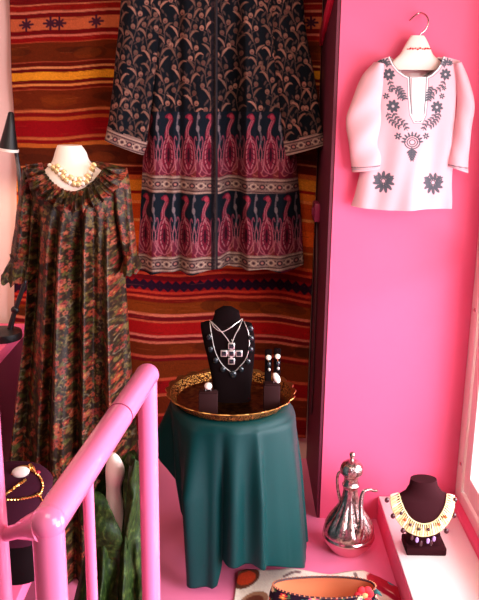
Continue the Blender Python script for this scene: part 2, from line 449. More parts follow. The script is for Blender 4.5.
# ------------------------------------------------------------------ woven rug on the back wall
def kilim_canvas():
    c = Canvas(0, -45, 332, 520, (92, 28, 12))
    # (top, bottom, colour) as the stripes run down the weave
    st = [(-45, -30, (110, 16, 14)), (-30, -22, (196, 96, 50)), (-22, -8, (96, 30, 12)), (-8, 3, (112, 12, 14)), (3, 4.5, (206, 112, 76)), (4.5, 10, (146, 20, 14)),
          (10, 12.5, (216, 118, 88)), (12.5, 17, (112, 12, 14)), (17, 29.5, (206, 98, 58)), (29.5, 34, (112, 10, 14)), (34, 36.5, (214, 106, 84)),
          (36.5, 41, (146, 16, 14)), (41, 42, (190, 70, 40)), (42, 61, (104, 36, 12)), (61, 62, (176, 70, 44)), (62, 66, (96, 20, 10)), (66, 68.2, (226, 136, 82)),
          (68.2, 71.5, (100, 14, 14)), (71.5, 79.5, (240, 150, 34)), (79.5, 83, (104, 18, 14)), (83, 85.5, (232, 134, 70)), (85.5, 88.5, (110, 22, 12)),
          (88.5, 89.5, (170, 66, 36)), (89.5, 109, (108, 36, 12)), (109, 112, (208, 104, 58)), (112, 116, (128, 14, 14)), (116, 119.5, (190, 82, 34)),
          (119.5, 136, (150, 10, 18)), (136, 139, (198, 92, 50)), (139, 142.5, (136, 12, 14)), (142.5, 146.5, (196, 96, 36)), (146.5, 165, (92, 32, 12)),
          (165, 167, (220, 130, 80)), (167, 175, (104, 22, 12)), (175, 180, (206, 92, 40)), (180, 191, (238, 142, 38)), (191, 194, (140, 20, 12)), (194, 201, (216, 104, 30)),
          (201, 204, (224, 120, 60)), (204, 219, (190, 66, 18)), (219, 222, (232, 140, 70)), (222, 231, (214, 74, 22)), (231, 246, (236, 92, 26)), (246, 252, (170, 60, 20)), (252, 254, (224, 130, 70)),
          (254, 266, (150, 58, 14)), (266, 269, (216, 84, 40)), (269, 272, (150, 16, 14)), (272, 274.5, (206, 66, 38)), (274.5, 279, (112, 10, 18)),
          (279, 290, (150, 14, 22)), (290, 292.5, (196, 52, 34)), (292.5, 295, (120, 12, 16)), (295, 297.5, (204, 74, 48)), (297.5, 301, (118, 20, 12)), (301, 312, (128, 50, 12)),
          (312, 315, (222, 112, 84)), (315, 319, (110, 12, 20)), (319, 321, (206, 84, 56)), (321, 333, (168, 16, 18)), (333, 335.5, (220, 108, 90)), (335.5, 339, (112, 12, 20)),
          (339, 341.5, (214, 104, 80)), (341.5, 353, (112, 38, 12)), (353, 356, (206, 80, 56)), (356, 359, (116, 12, 18)), (359, 376, (122, 46, 14)), (376, 379, (204, 80, 50)),
          (379, 392, (150, 14, 18)), (392, 395, (204, 84, 54)), (395, 412, (110, 36, 12)), (412, 415, (190, 70, 46)), (415, 430, (130, 12, 18)), (430, 433, (190, 74, 50)), (433, 520, (104, 30, 14))]
    for y0, y1, col in st: c.rect(-5, y0, 340, y1, col)
    # woven stars on the salmon band, at top
    for cx in (26, 50, 59, 97, 176, 236, 311):
        for k in range(8):
            an = k * PI / 4; q = 6 if k % 2 == 0 else 4.6
            c.line([(cx, 23), (cx + q * 1.1 * math.cos(an), 23 + q * math.sin(an))], 2.1, (66, 26, 46))
        c.ell(cx, 23, 3.2, 2.6, 0, (74, 30, 44))
    # dark zig-zag lozenges on the low red band
    for k in range(42):
        cx = k * 8
        c.line([(cx - 4.6, 284.5), (cx, 280.4), (cx + 4.6, 284.5), (cx, 288.6), (cx - 4.6, 284.5)], 2.6, (40, 14, 34))
        c.ell(cx, 284.5, 2.4, 2.0, 0, (40, 14, 34))
    for y0, y1 in ((42, 61), (89.5, 109), (146.5, 165), (301, 312), (341.5, 353)):
        for k in range(18):
            c.ell(RNG.uniform(0, 330), (y0 + y1) / 2 + RNG.uniform(-3, 3), RNG.uniform(8, 20), RNG.uniform(3, 6), 0, (58, 22, 10) if k % 2 else (140, 58, 16), 0.35)
    for k in range(900):                                    # slubs of the weft
        x, y = RNG.uniform(0, 330), RNG.uniform(-40, 520)
        c.line([(x, y), (x + RNG.uniform(4, 22), y)], 0.6, (60, 14, 10) if k % 3 else (220, 120, 70), 0.25)
    c.speck(0.07, 0.90)
    return c
def build_rug():
    c = kilim_canvas()
    YR = YB - 0.035
    nu, nv = 460, 640
    S, V = np.meshgrid(np.linspace(0, 1, nu), np.linspace(0, 1, nv))
    top, bot = -42, 438
    py = top + (bot - top) * V
    xl = 9.0 + 7 * (py / 170) * (py < 170) + 7 * (py >= 170) - 1.0 * np.sin(py / 40)
    xr = 323.5 - 15.5 * (py + 20) / 400
    px = xl + (xr - xl) * S
    P = at(px, py, np.full_like(px, YR))
    P[..., 2] = np.maximum(P[..., 2], 0.012)
    wave = 0.010 * np.sin(px / 21 + py / 90) + 0.006 * np.sin(px / 9.0 + 1.3) + 0.004 * np.sin(py / 17 + px / 50)
    P[..., 1] += wave - 0.004
    cy = py - 1.6 * np.sin(px / 26 + 0.6) - 0.8 * np.sin(px / 11 + py / 60) - np.clip((px - 225) / 85, 0, 1) * 6 * np.clip((py - 255) / 60, 0, 1)
    C = c.sample(px, cy)
    idx = np.arange(nu * nv).reshape(nv, nu)
    Fc = np.stack([idx[:-1, :-1], idx[1:, :-1], idx[1:, 1:], idx[:-1, 1:]], -1).reshape(-1, 4)
    o = obj('kilim_rug', (P.reshape(-1, 3).tolist(), Fc.tolist(), C.reshape(-1, 3)), M['rug'], sharp=0)
    sm = o.modifiers.new('thick', 'SOLIDIFY'); sm.thickness = 0.006; sm.offset = -1 
    tag(o, 'red brown and orange striped woven kilim hanging on the back wall', 'rug')
build_rug()

# ------------------------------------------------------------------ long printed coat
INK = (12, 18, 26)
TAN, TAN2 = (150, 104, 88), (98, 70, 64)
def vines(c, x0, x1, y0, y1, step=15.0, slope=0.0, x_at=None):
    k = 0; x = x0
    while x < x1:
        X = lambda y, x=x: x + slope * (y - y0) + 2.6 * math.sin(y / 8.5 + k * 1.7)
        c.line([(X(y), y) for y in np.arange(y0, y1, 2.5)], 0.9, TAN2, 0.9)
        y = y0 + (k % 2) * 6.5; q = k
        while y < y1:
            sd = 1 if q % 2 else -1
            col = tuple(np.array(TAN) * RNG.uniform(0.7, 1.3)); xx = X(y); hk = RNG.uniform(0.7, 1.25); dn = RNG.uniform(-2.0, 3.2)
            P = catmull([(xx, y + 3), (xx + sd * 2.2, y - 2.5 * hk), (xx + sd * 5.4, y - 5.6 * hk + dn * 0.3), (xx + sd * 8.2, y - 6.0 * hk + dn)], 10)
            for a_, b_, w_ in zip(P[:-1], P[1:], (0.8, 1.1, 1.6, 2.1, 2.4, 2.2, 1.9, 1.5, 0.9)): c.line([a_, b_], w_, col, 0.95)
            bx, by = xx - sd * 4.2, y + 1.5                     # a round bud on a short stalk
            c.line([(xx, y + 6), (bx, by + 2)], 0.8, TAN2)
            c.ell(bx, by, 2.3, 2.7, 0, col, 0.95); c.ell(bx, by + 1.0, 1.2, 0.9, 0, (112, 60, 58), 0.9)
            c.ell(xx + sd * 3.0, y + 4.5, 1.0, 2.6, -sd * 0.5, TAN2, 0.95); c.ell(bx - sd * 0.5, by - 5.5, 0.9, 2.2, sd * 0.4, TAN2, 0.8)
            y += 11.0 + RNG.uniform(-1.5, 2.0); q += 1 if RNG.random() < 0.85 else 2
        x += step; k += 1
def border(c, pts, wd, step=8.5):
    """tan band with scrolled flowers along a line"""
    P = np.asarray(pts, float); Lg = np.hypot(*(P[-1] - P[0])); dr = (P[-1] - P[0]) / Lg; nm = np.array([-dr[1], dr[0]])
    c.line(pts, wd, (150, 118, 108))
    for sd in (-1, 1):
        q = P + nm * sd * wd * 0.40; c.line(q, 1.3, (196, 160, 142))
        q = P + nm * sd * wd * 0.30; c.line(q, 0.9, (70, 40, 46))
    t = step / 2; k = 0
    while t < Lg:
        o = P[0] + dr * t
        if k % 2: 
            c.ell(o[0], o[1], 2.9, 2.5, 0, (64, 40, 50)); c.ell(o[0], o[1], 1.5, 1.3, 0, (196, 128, 116))
        else:
            c.ring(o[0], o[1], 2.9, 2.6, 0, 1.1, (206, 172, 150)); c.ell(o[0], o[1], 1.3, 1.2, 0, (70, 40, 50))
        e = o + dr * step / 2
        c.line([e - nm * 2, e + nm * 2], 1.0, (70, 44, 50)); c.ell(*e, 1.0, 1.0, 0, (210, 176, 156))
        t += step; k += 1
def paisleys(c, x0, x1, y0, y1, step=20.0):
    h = y1 - y0; x = x0; k = 0
    CR, PK, DK = (132, 26, 52), (186, 98, 110), (54, 10, 28)
    c.rect(x0 - 30, y0, x1 + 30, y1, (16, 26, 38))
    for q in range(int((x1 - x0) / step) + 2):
        x = x0 + q * step; j = lambda r: RNG.uniform(-r, r)
        U = lambda f: y1 - h * f                                # height up the band
        c.ell(x, y1 - 2, 12.5, h * 0.30, 0, (116, 24, 48), 0.95)
        c.ell(x + 8, y1 - 5, 5.5, 9, 0.4, (132, 52, 44), 0.8); c.ell(x - 7, y1 - 7, 4.5, 8, -0.4, (120, 40, 60), 0.8)
        # flame shaped body drawn out to a hooked tip
        c.ell(x, U(0.36), 6.0, h * 0.27, 0.06, CR)
        c.line([(x - 1, U(0.5)), (x - 2.2, U(0.66)), (x + 0.6, U(0.78)), (x + 3.2, U(0.88)), (x + 1.2, U(0.95)), (x - 1.8, U(0.92))], 3.0, CR, 1, 18)
        c.ell(x + 1.4, U(0.91), 2.2, 2.6, 0, (186, 64, 84))
        for sd, o_ in ((-1, 0), (1, 1.5)):
            c.line([(x + sd * 2, U(0.06)), (x + sd * 6.2, U(0.2)), (x + sd * 5.2, U(0.45)), (x + sd * 1.0 - 1, U(0.64)), (x - 1.0 + sd, U(0.74)), (x + 2 + sd, U(0.86))], 1.1, PK, 0.95, 24)
            c.line([(x + sd * 1, U(0.12)), (x + sd * 3.6, U(0.25)), (x + sd * 3.0, U(0.44)), (x + j(0.6), U(0.60))], 1.0, (206, 134, 138), 0.8, 18)
            c.line([(x, U(0.03)), (x + sd * 5, U(0.07)), (x + sd * 9, U(0.2)), (x + sd * 8.4, U(0.36)), (x + sd * 10.2, U(0.48))], 1.1, PK, 0.9, 18)
            c.line([(x + sd * 9, U(0.05)), (x + sd * 7, U(0.14)), (x + sd * 8, U(0.26))], 1.0, (198, 120, 126), 0.8, 10)
            c.line([(x + sd * 7.4, U(0.40)), (x + sd * 5.8, U(0.55)), (x + sd * 7.0, U(0.62)), (x + sd * 8.2, U(0.56))], 1.0, (168, 76, 96), 0.9, 12)
            c.line([(x + sd * 3, U(0.02)), (x + sd * 7, U(0.0)), (x + sd * 10, U(0.06))], 1.0, (190, 100, 96), 0.8, 10)
        c.ell(x, U(0.33), 1.3, h * 0.11, 0, DK)
        for f in np.arange(0.18, 0.56, 0.075): c.line([(x - 4, U(f)), (x - 1.6, U(f + 0.03))], 0.8, DK, 0.8); c.line([(x + 4, U(f)), (x + 1.6, U(f + 0.03))], 0.8, DK, 0.8)
        xb = x + step / 2                                       # pale stalk between the flames
        c.line([(xb, U(0.98)), (xb - 1.5, U(0.78)), (xb + 0.8, U(0.6)), (xb - 0.6, U(0.45))], 1.6, (120, 106, 116), 0.9, 14)
        c.ell(xb - 0.8, U(0.74), 1.7, 3.2, 0, (150, 130, 134), 0.9); c.ell(xb, U(0.92), 1.5, 2.4, 0, (136, 114, 120), 0.9)
def build_coat():
    root = empty('long_coat', at(220, 268, 3.12), 'long dark printed coat with crimson paisley bands hanging before the striped rug', 'coat')
    c = Canvas(130, -95, 312, 275, INK)
    vines(c, 134, 310, -95, 113)
    paisleys(c, 150, 310, 111, 174)
    border(c, [(130, 181), (312, 186)], 17)
    paisleys(c, 146, 312, 191, 253)
    border(c, [(130, 261), (312, 258)], 15)
    c.rect(212, -95, 218.5, 275, (20, 14, 22), 0.75); c.line([(216, -95), (216, 275)], 0.8, (150, 120, 110), 0.6)
    c.line([(151, -95), (151, 112)], 1.0, (176, 150, 140), 0.45)
    c.speck(0.10, 0.80)
    rows = [(150, -80, 280, -80), (148, -20, 287, -20), (147, 40, 288, 40), (145, 100, 292, 100), (142, 160, 297, 160), (139, 225, 302, 222), (137, 269, 304, 265)]
    def fold(px, py, s, v):
        k = 0.25 + 0.75 * np.clip((py + 60) / 300, 0, 1)
        deep = 0.112 * np.exp(-((px - 231 - 0.012 * py) / 10.5) ** 4) * np.clip((py + 40) / 120, 0, 1)
        l = 0.045 * np.exp(-((px - 146) / 6.0) ** 2) + 0.030 * np.exp(-((px - 181) / 4) ** 2) * k + 0.026 * np.exp(-((px - 300) / 5) ** 2)
        return deep + l + k * (0.011 * np.sin(px / 6.6 + 0.4) + 0.008 * np.sin(px / 3.4 + py / 60))
    def hem(s): return 1.6 * np.sin(s * 23) + 1.2 * np.sin(s * 9)
    obj('coat_body', sheet(rows, 3.13, c, 0.095, 0.055, 330, 560, 20, fold, pw=0.35, bot=hem), M['cloth'], root, sharp=0)
    obj('front_placket', tube([at(216.5, y, 3.13 - 0.092) for y in np.linspace(-70, 262, 40)], 0.0035, 6, flat=0.6), mat('dark_placket', (26, 20, 28), 0.8), root)
    # sleeves and their printed cuffs
    cs = Canvas(98, -95, 166, 165, INK); vines(cs, 98, 166, -95, 150, 13.5, -0.02); cs.speck(0.1, 0.80)
    sl = obj('sleeve', sheet([(136, -85, 166, -80), (124, -30, 163, -30), (118, 30, 160, 32), (113, 80, 154, 88), (108, 122, 148, 136), (107, 127, 147, 142)], 3.075, cs, 0.04, 0.03, 90, 260, 16,
             lambda px, py, s, v: 0.007 * np.sin(px / 4.5 + py / 40) + 0.004 * np.sin(py / 12)), M['cloth'], root, sharp=0)
    cc = Canvas(98, 118, 166, 172, (150, 118, 108)); border(cc, [(106, 135), (147, 150)], 15, 7.5); cc.speck(0.08, 0.84)
    obj('cuff', sheet([(107.4, 126, 148, 141), (106, 134, 146, 148), (104.6, 140, 144, 155)], 3.071, cc, 0.042, 0.03, 70, 30, 16), M['cloth'], sl, sharp=0)
    cs = Canvas(262, -95, 332, 165, INK); vines(cs, 262, 332, -95, 155, 13.5, 0.05); cs.speck(0.1, 0.80)
    sl = obj('sleeve', sheet([(262, -85, 294, -85), (268, -30, 301, -30), (270, 30, 306, 30), (275, 85, 315, 80), (282, 138, 322, 128), (283, 142, 323, 132)], 3.075, cs, 0.04, 0.03, 90, 260, 16,
             lambda px, py, s, v: 0.007 * np.sin(px / 5 - py / 40) + 0.004 * np.sin(py / 13)), M['cloth'], root, sharp=0)
    cc = Canvas(272, 118, 336, 172, (150, 118, 108)); border(cc, [(282, 149), (326, 138)], 15, 7.5); cc.speck(0.08, 0.84)
    obj('cuff', sheet([(282, 141, 322.5, 131), (283.5, 149, 324.5, 138), (285, 156, 326, 144)], 3.071, cc, 0.042, 0.03, 70, 30, 16), M['cloth'], sl, sharp=0)
build_coat()

# ------------------------------------------------------------------ floral dress on its white form
def floral(c, n, x0, x1, y0, y1):
    for k in range(n * 2):                                      # fine olive and gold ground pattern
        x, y = RNG.uniform(x0, x1), RNG.uniform(y0, y1); an = RNG.uniform(0, PI); r = RNG.uniform(0.7, 1.6)
        c.ell(x, y, r, r * 0.5, an, [(112, 86, 40), (84, 74, 30), (132, 100, 52), (64, 60, 26), (96, 52, 26)][k % 5], 0.85)
    for k in range(n // 2):
        x, y = RNG.uniform(x0, x1), RNG.uniform(y0, y1); r = RNG.uniform(1.2, 2.6); u = RNG.random()
        if u < 0.55:
            col = [(170, 70, 40), (150, 52, 42), (180, 92, 66), (136, 46, 26)][int(RNG.integers(4))]
            for p in range(5):
                an = p * 2 * PI / 5 + x; c.ell(x + r * 0.75 * math.cos(an), y + r * 0.75 * math.sin(an), r * 0.62, r * 0.5, an, col, 0.92)
            c.ell(x, y, r * 0.4, r * 0.4, 0, (190, 130, 66) if u < 0.2 else (80, 24, 18))
        elif u < 0.90:
            col = [(96, 86, 36), (70, 68, 28), (124, 100, 50)][int(RNG.integers(3))]
            an = RNG.uniform(0, PI); c.ell(x, y, r * 1.3, r * 0.5, an, col, 0.9); c.ell(x + r, y + r * 0.6, r * 0.9, r * 0.4, an + 1, col, 0.8)
        else:
            an = RNG.uniform(0, 6); c.line([(x + r * 1.7 * math.cos(an + t), y + r * 1.4 * math.sin(an + t)) for t in np.linspace(0, 2.2, 7)], 0.9, (140, 124, 100), 0.6)
def build_dress():
    YD = 2.46
    root = empty('floral_dress', at(75, 556, YD), 'long dark floral dress with ruffled collar worn by the white dress form', 'dress')
    c = Canvas(-12, 150, 165, 570, (44, 25, 11)); floral(c, 6000, -12, 165, 150, 570); c.speck(0.12, 0.80)
    rows = [(24, 168, 127, 169), (28, 184, 120, 184), (31, 205, 119, 205), (32, 240, 121, 240), (30, 290, 125, 290), (27, 340, 129, 340), (20, 400, 134, 400), (13, 450, 138, 450), (9, 491, 141, 491), (7, 530, 143, 530), (6, 557, 144, 557)]
    def neck(s):
        x = 24 + 103 * s
        return np.interp(x, [24, 40, 47, 56, 68, 80, 92, 100, 106, 127], [169, 166, 171, 181, 188, 189, 185, 178, 166, 169])
    def neckb(s):
        x = 24 + 103 * s
        return np.interp(x, [24, 40, 52, 74, 96, 106, 127], [169, 165, 163, 163, 163, 165, 169])
    def fold(px, py, s, v):
        k = np.clip((py - 196) / 50, 0, 1); w_ = (px - 76) / (1 + 0.0011 * np.clip(py - 200, 0, 400)) 
        f = 0.027 * np.sin(w_ / 3.1) + 0.013 * np.sin(w_ / 1.75 + 1.0 + py / 130) + 0.018 * np.sin(w_ / 6.5 + 2 - py / 150)
        return f * k - 0.012 * np.exp(-((px - 60) / 6.5) ** 2) * k
    obj('dress_body', sheet(rows, YD, c, lambda v: 0.075 + 0.075 * np.clip(v * 1.6, 0, 1), lambda v: 0.06 + 0.07 * v, 330, 520, 40, fold, neck, neckb), M['satin'], root, sharp=0)
    # gathered ruffle round the neckline
    inner = catmull([(43, 163), (47, 172), (56, 182), (69, 189), (82, 189), (93, 184), (101, 175), (104, 165)], 300)
    outer = catmull([(22, 166), (30, 184), (44, 195), (64, 205), (84, 208), (103, 200), (117, 190), (126, 174)], 300)
    n, m = 300, 30
    T, Q = np.meshgrid(np.linspace(0, 1, n), np.linspace(0, 1, m))
    I = np.stack([np.interp(T, np.linspace(0, 1, n), inner[:, k]) for k in (0, 1)], -1); O = np.stack([np.interp(T, np.linspace(0, 1, n), outer[:, k]) for k in (0, 1)], -1)
    O[..., 1] += 1.6 * np.sin(T * 85)
    pp = I + (O - I) * Q[..., None]
    sx = np.clip((pp[..., 0] - 24) / 103, 0, 1)
    dep = YD - 0.02 - 0.095 * np.sqrt(np.clip(1 - (2 * sx - 1) ** 2, 0, 1)) * (0.75 + 0.3 * Q) - 0.030 * np.sin(Q * PI * 0.8) + 0.011 * np.sin(T * 85 + Q) * (0.3 + Q) + 0.006 * np.sin(T * 150)
    P = at(pp[..., 0], pp[..., 1], np.full_like(T, YD - 0.06)); P[..., 1] = dep
    idx = np.arange(n * m).reshape(m, n); Fc = np.stack([idx[:-1, :-1], idx[1:, :-1], idx[1:, 1:], idx[:-1, 1:]], -1).reshape(-1, 4)
    o = obj('ruffle_collar', (P.reshape(-1, 3).tolist(), Fc.tolist(), c.sample(pp[..., 0], pp[..., 1]).reshape(-1, 3)), M['satin'], root, sharp=0)
    sm = o.modifiers.new('thick', 'SOLIDIFY'); sm.thickness = 0.004
    # sleeves with gathered cuffs
    cL = Canvas(-12, 160, 50, 290, (44, 25, 11)); floral(cL, 700, -12, 50, 160, 290); cL.speck(0.12, 0.80)
    sl = obj('sleeve', sheet([(23, 167, 40, 173), (20, 185, 38, 195), (17, 210, 36, 215), (13, 240, 34, 244), (11, 256, 32, 258)], YD + 0.01, cL, 0.055, 0.05, 80, 130, 20,
             lambda px, py, s, v: 0.010 * np.sin(px / 2.6 + py / 30) + 0.004 * np.sin(py / 5)), M['satin'], root, sharp=0)
    obj('ruffle_cuff', sheet([(10, 254, 32, 255), (11, 258, 32, 259), (6, 267, 37, 267), (1, 275, 40, 272)], YD + 0.01, cL, lambda v: 0.05 + 0.045 * v, lambda v: 0.05 + 0.03 * v, 100, 30, 24,
             lambda px, py, s, v: 0.014 * v * np.sin(px / 1.9) + 0.004, bot=lambda s: 5 * np.sin(s * PI) + 1.4 * np.sin(s * 30)), M['satin'], sl, sharp=0)
    cR = Canvas(108, 160, 148, 282, (44, 25, 11)); floral(cR, 480, 108, 148, 160, 282); cR.speck(0.12, 0.80)
    sl = obj('sleeve', sheet([(111, 173, 127, 168), (112, 190, 130, 184), (117, 220, 133, 215), (122, 245, 136, 244), (124, 257, 137, 255)], YD + 0.01, cR, 0.05, 0.045, 70, 120, 20,
             lambda px, py, s, v: 0.009 * np.sin(px / 2.4 - py / 30) + 0.004 * np.sin(py / 5)), M['satin'], root, sharp=0)
    obj('ruffle_cuff', sheet([(124, 254, 137, 253), (124, 257, 137, 256), (122, 264, 140, 262), (121, 269, 142, 267)], YD + 0.01, cR, lambda v: 0.045 + 0.035 * v, lambda v: 0.045 + 0.03 * v, 80, 24, 24,
             lambda px, py, s, v: 0.010 * v * np.sin(px / 1.5), bot=lambda s: 2.5 * np.sin(s * PI) + 1.0 * np.sin(s * 24)), M['satin'], sl, sharp=0)

    # the white form inside: cut-off neck spreading into the chest, on a pole
    def sec(xl, xr, y, rz, p=2.0, dy=0.0):
        a, b = at(xl, y, YD), at(xr, y, YD); return ((a[0] + b[0]) / 2, YD + dy, (a[2] + b[2]) / 2, (b[0] - a[0]) / 2, rz, p, 0.0)
    body = loft([sec(44, 106, 205, 0.075, 2.2), sec(41, 107, 192, 0.076, 2.2), sec(40, 106, 180, 0.072, 2.2), sec(44, 102, 171, 0.06, 2), sec(50, 94, 165, 0.046, 2), sec(53, 89, 160, 0.042, 2), sec(55, 86, 152, 0.038, 2, 0.004), sec(57, 81, 145.5, 0.032, 2, 0.006)], 40, True, 30)
    fm = empty('dress_form', (at(74, 556, YD)[0], YD, 0), 'white neck and chest of the dress form inside the floral dress', 'mannequin')
    obj('torso', body, M['mannequin'], fm)
    x = fm.location.x; zt = at(74, 204, YD)[2]
    obj('pole', tube([(x, YD, 0.02), (x, YD, zt + 0.02)], 0.014, 12), M['steel'], fm)
    obj('base', lathe([(0.001, 0), (0.12, 0.0), (0.12, 0.008), (0.02, 0.02), (0.001, 0.02)], (x, YD, 0.0)), M['steel'], fm)
    # its gold and ivory bib necklace
    tr = bvh(body)
    nk = empty('bib_necklace', at(74, 185, YD - 0.08), 'gold and ivory bib necklace on the white neck above the ruffled collar', 'necklace')
    p1 = [(51, 167), (57, 172), (63, 178), (70, 183), (78, 185), (85, 183), (90, 176), (93, 167)]
    obj('cord', tube([onto(tr, x, y - 3, 0.003)[0] for x, y in p1], 0.002, 6, 40), M['gold'], nk)
    bd = mesh('bead', *ball((0, 0, 0), 0.0085, 0.005, 0.0095, 10, 7)); 
    bd2 = mesh('bead', *ball((0, 0, 0), 0.007, 0.005, 0.007, 10, 7))
    bd.materials.append(M['pale_gold']); bd2.materials.append(M['pearl'])
    pa = catmull(p1, 15)
    for k, (x, y) in enumerate(pa):
        link('bead', bd if k % 3 else bd2, None, nk, tuple(onto(tr, x, y - 0.5, 0.005)[0]))
        if 1 < k < 14: link('bead', bd2 if k % 2 else bd, None, nk, tuple(onto(tr, x + 1, y - 5.0, 0.005)[0]))
build_dress()

# ------------------------------------------------------------------ white embroidered tunic on a hanger
def build_tunic():
    YT = 2.705
    root = empty('embroidered_tunic', at(402, 208, YT), 'white child tunic with grey floral embroidery hanging on the pink wall', 'tunic')
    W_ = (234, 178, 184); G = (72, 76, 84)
    c = Canvas(336, 36, 482, 222, W_, 4.0)
    def flower(x, y, r, n=8):
        for k in range(n):
            an = k * 2 * PI / n + 0.2; c.ell(x + r * 0.62 * math.cos(an), y + r * 0.62 * math.sin(an), r * 0.42, r * 0.25, an, G)
        c.ring(x, y, r * 0.32, r * 0.32, 0, r * 0.2, G); c.ell(x, y, r * 0.16, r * 0.16, 0, (190, 190, 190))
    def leaf(x, y, an, L=3.6): c.ell(x + L * 0.5 * math.cos(an), y + L * 0.5 * math.sin(an), L * 0.58, L * 0.25, an, G, 0.95)
    def vine(pts):
        P = catmull(pts, 14); c.line(P, 0.55, G)
        for k in range(1, 13, 2):
            d_ = P[k + 1] - P[k - 1]; an = math.atan2(d_[1], d_[0]); leaf(*P[k], an + 0.9, 3.6); leaf(*P[k], an - 0.9, 3.6)
    # neckline with its double edge line and the open slit
    nk = [(389, 57), (392, 64), (397, 70.5), (403, 75), (407.5, 77), (408, 95), (409.5, 113), (413.5, 121), (418.5, 121), (422, 113), (423.5, 95), (424, 77), (429, 74.5), (435, 69), (439, 63), (441, 57)]
    for wd, col in ((3.4, (250, 240, 236)), (1.0, G)): c.line(nk, wd, col)
    c.line([(p[0] + (2.2 if p[0] > 415.8 else -2.2), p[1] + 1.6) for p in nk], 0.6, (120, 124, 130))
    c.rect(410, 73, 421.5, 114, (252, 232, 236)); c.ell(415.7, 114, 5.6, 7, 0, (252, 232, 236))
    for x, y, r in [(387.5, 74.5, 6), (391.5, 106, 6.4), (443.5, 74.5, 5.8), (435, 107, 6.2)]: flower(x, y, r)
    for x, y, r in [(385, 96, 3.3), (396, 135.5, 3.6), (424, 135.5, 3.4), (440, 96, 3), (380, 62, 2.6), (449, 63, 2.6), (442, 88, 2.6), (389, 90, 2.4)]: flower(x, y, r, 6)
    for P in ([(388, 80), (391, 88), (397, 93), (399, 100)], [(391, 112), (396, 119), (402, 123), (405, 130)], [(395, 86), (400, 92), (403, 100)], [(443, 80), (438, 88), (431, 93), (429, 100)],
              [(434, 113), (430, 119), (424, 123), (421, 130)], [(430, 86), (427, 93), (426, 101)], [(379, 66), (384, 61), (388, 66)], [(449, 66), (445, 61), (440, 66)], [(386, 112), (390, 121), (399, 127)], [(438, 112), (434, 121), (427, 127)]): vine(P)
    c.ell(410.5, 141, 7.5, 7, 0, W_); 
    for r, wd in ((7.6, 1.1), (5.2, 1.0), (2.9, 0.9)): c.ring(410, 141.5, r, r * 0.85, 0, wd, G)
    for k in range(9):
        an = PI + k * PI / 8; c.ell(410 + 8.6 * math.cos(an), 141 + 7.5 * math.sin(an), 2.5, 1.0, an, G)
    for k in range(5): 
        for sd in (-1, 1): leaf(409.6, 149 + k * 2.2, PI / 2 - sd * (1.0 - k * 0.12), 5.6 - k * 0.7)
    c.line([(409.6, 146), (408.6, 159.5)], 1.0, G)
    for cx, cy, mir in ((382, 181, 1), (432, 183, -1)):
        for r, wd in ((3.8, 1.0), (2.0, 0.9)): c.ring(cx, cy - 1, r, r * 1.1, 0, wd, G)
        for k in range(11):
            an = k * 2 * PI / 11; leaf(cx + 3.6 * math.cos(an), cy + 4.0 * math.sin(an), an + 0.3 * mir, 6.6)
        for sd in (-1, 1): vine([(cx, cy + 5), (cx + sd * 4, cy + 2), (cx + sd * 7, cy - 7)])
    rows = [(377, 62, 460, 62), (377, 78, 459, 78), (376, 100, 456, 100), (372, 125, 455, 126), (365, 150, 454, 152), (359, 176, 452, 180), (354, 197, 452, 202), (351, 206, 451.5, 210)]
    def neck(s):
        x = 377 + 83 * s
        return np.interp(x, [377, 389, 392, 397, 403, 408, 424, 429, 435, 439, 441, 460], [61, 56.5, 64, 70.5, 75, 77, 77, 74.5, 69, 63, 56.5, 61])
    def neckb(s):
        x = 377 + 83 * s
        return np.interp(x, [377, 389, 400, 415, 430, 441, 460], [61, 56.5, 61, 62.5, 61, 56.5, 61])
    def fold(px, py, s, v):
        k = np.clip((py - 90) / 90, 0, 1)
        return k * (0.006 * np.sin(px / 7.5 + 0.5) + 0.007 * np.sin(px / 14 + 1.8) + 0.003 * np.sin(px / 3.8 + py / 20))
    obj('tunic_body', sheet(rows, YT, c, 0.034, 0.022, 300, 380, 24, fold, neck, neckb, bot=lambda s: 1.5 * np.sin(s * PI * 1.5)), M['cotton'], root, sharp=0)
    obj('front_slit', (lambda dd: dd)(tube([at(415.7, y, YT - 0.036) for y in (78, 95, 116)], [0.013, 0.014, 0.008], 10, 8, flat=0.14)), mat('white_slit_facing', (252, 240, 240), 0.8), root)
    cs = Canvas(336, 55, 392, 182, W_, 4.0); cs.line([(350, 167.6), (385, 164.6)], 1.0, G); cs.line([(350, 169.6), (385, 166.6)], 0.7, (150, 150, 156))
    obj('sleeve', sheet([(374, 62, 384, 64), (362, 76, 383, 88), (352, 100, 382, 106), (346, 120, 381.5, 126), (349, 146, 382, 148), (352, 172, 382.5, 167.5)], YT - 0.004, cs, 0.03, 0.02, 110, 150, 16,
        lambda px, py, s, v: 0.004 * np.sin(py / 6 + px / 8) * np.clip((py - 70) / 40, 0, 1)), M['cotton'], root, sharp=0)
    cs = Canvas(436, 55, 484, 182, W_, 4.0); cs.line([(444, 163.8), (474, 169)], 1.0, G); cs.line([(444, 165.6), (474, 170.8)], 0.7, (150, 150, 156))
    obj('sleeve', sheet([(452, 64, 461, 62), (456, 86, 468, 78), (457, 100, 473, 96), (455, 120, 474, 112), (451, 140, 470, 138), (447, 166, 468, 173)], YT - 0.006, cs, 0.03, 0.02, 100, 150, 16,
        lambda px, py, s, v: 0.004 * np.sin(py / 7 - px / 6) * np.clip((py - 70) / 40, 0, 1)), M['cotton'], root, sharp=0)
    # padded hanger with steel hook
    hg = empty('coat_hanger', at(418, 40, YT), 'white padded hanger with steel hook carrying the embroidered tunic', 'hanger')
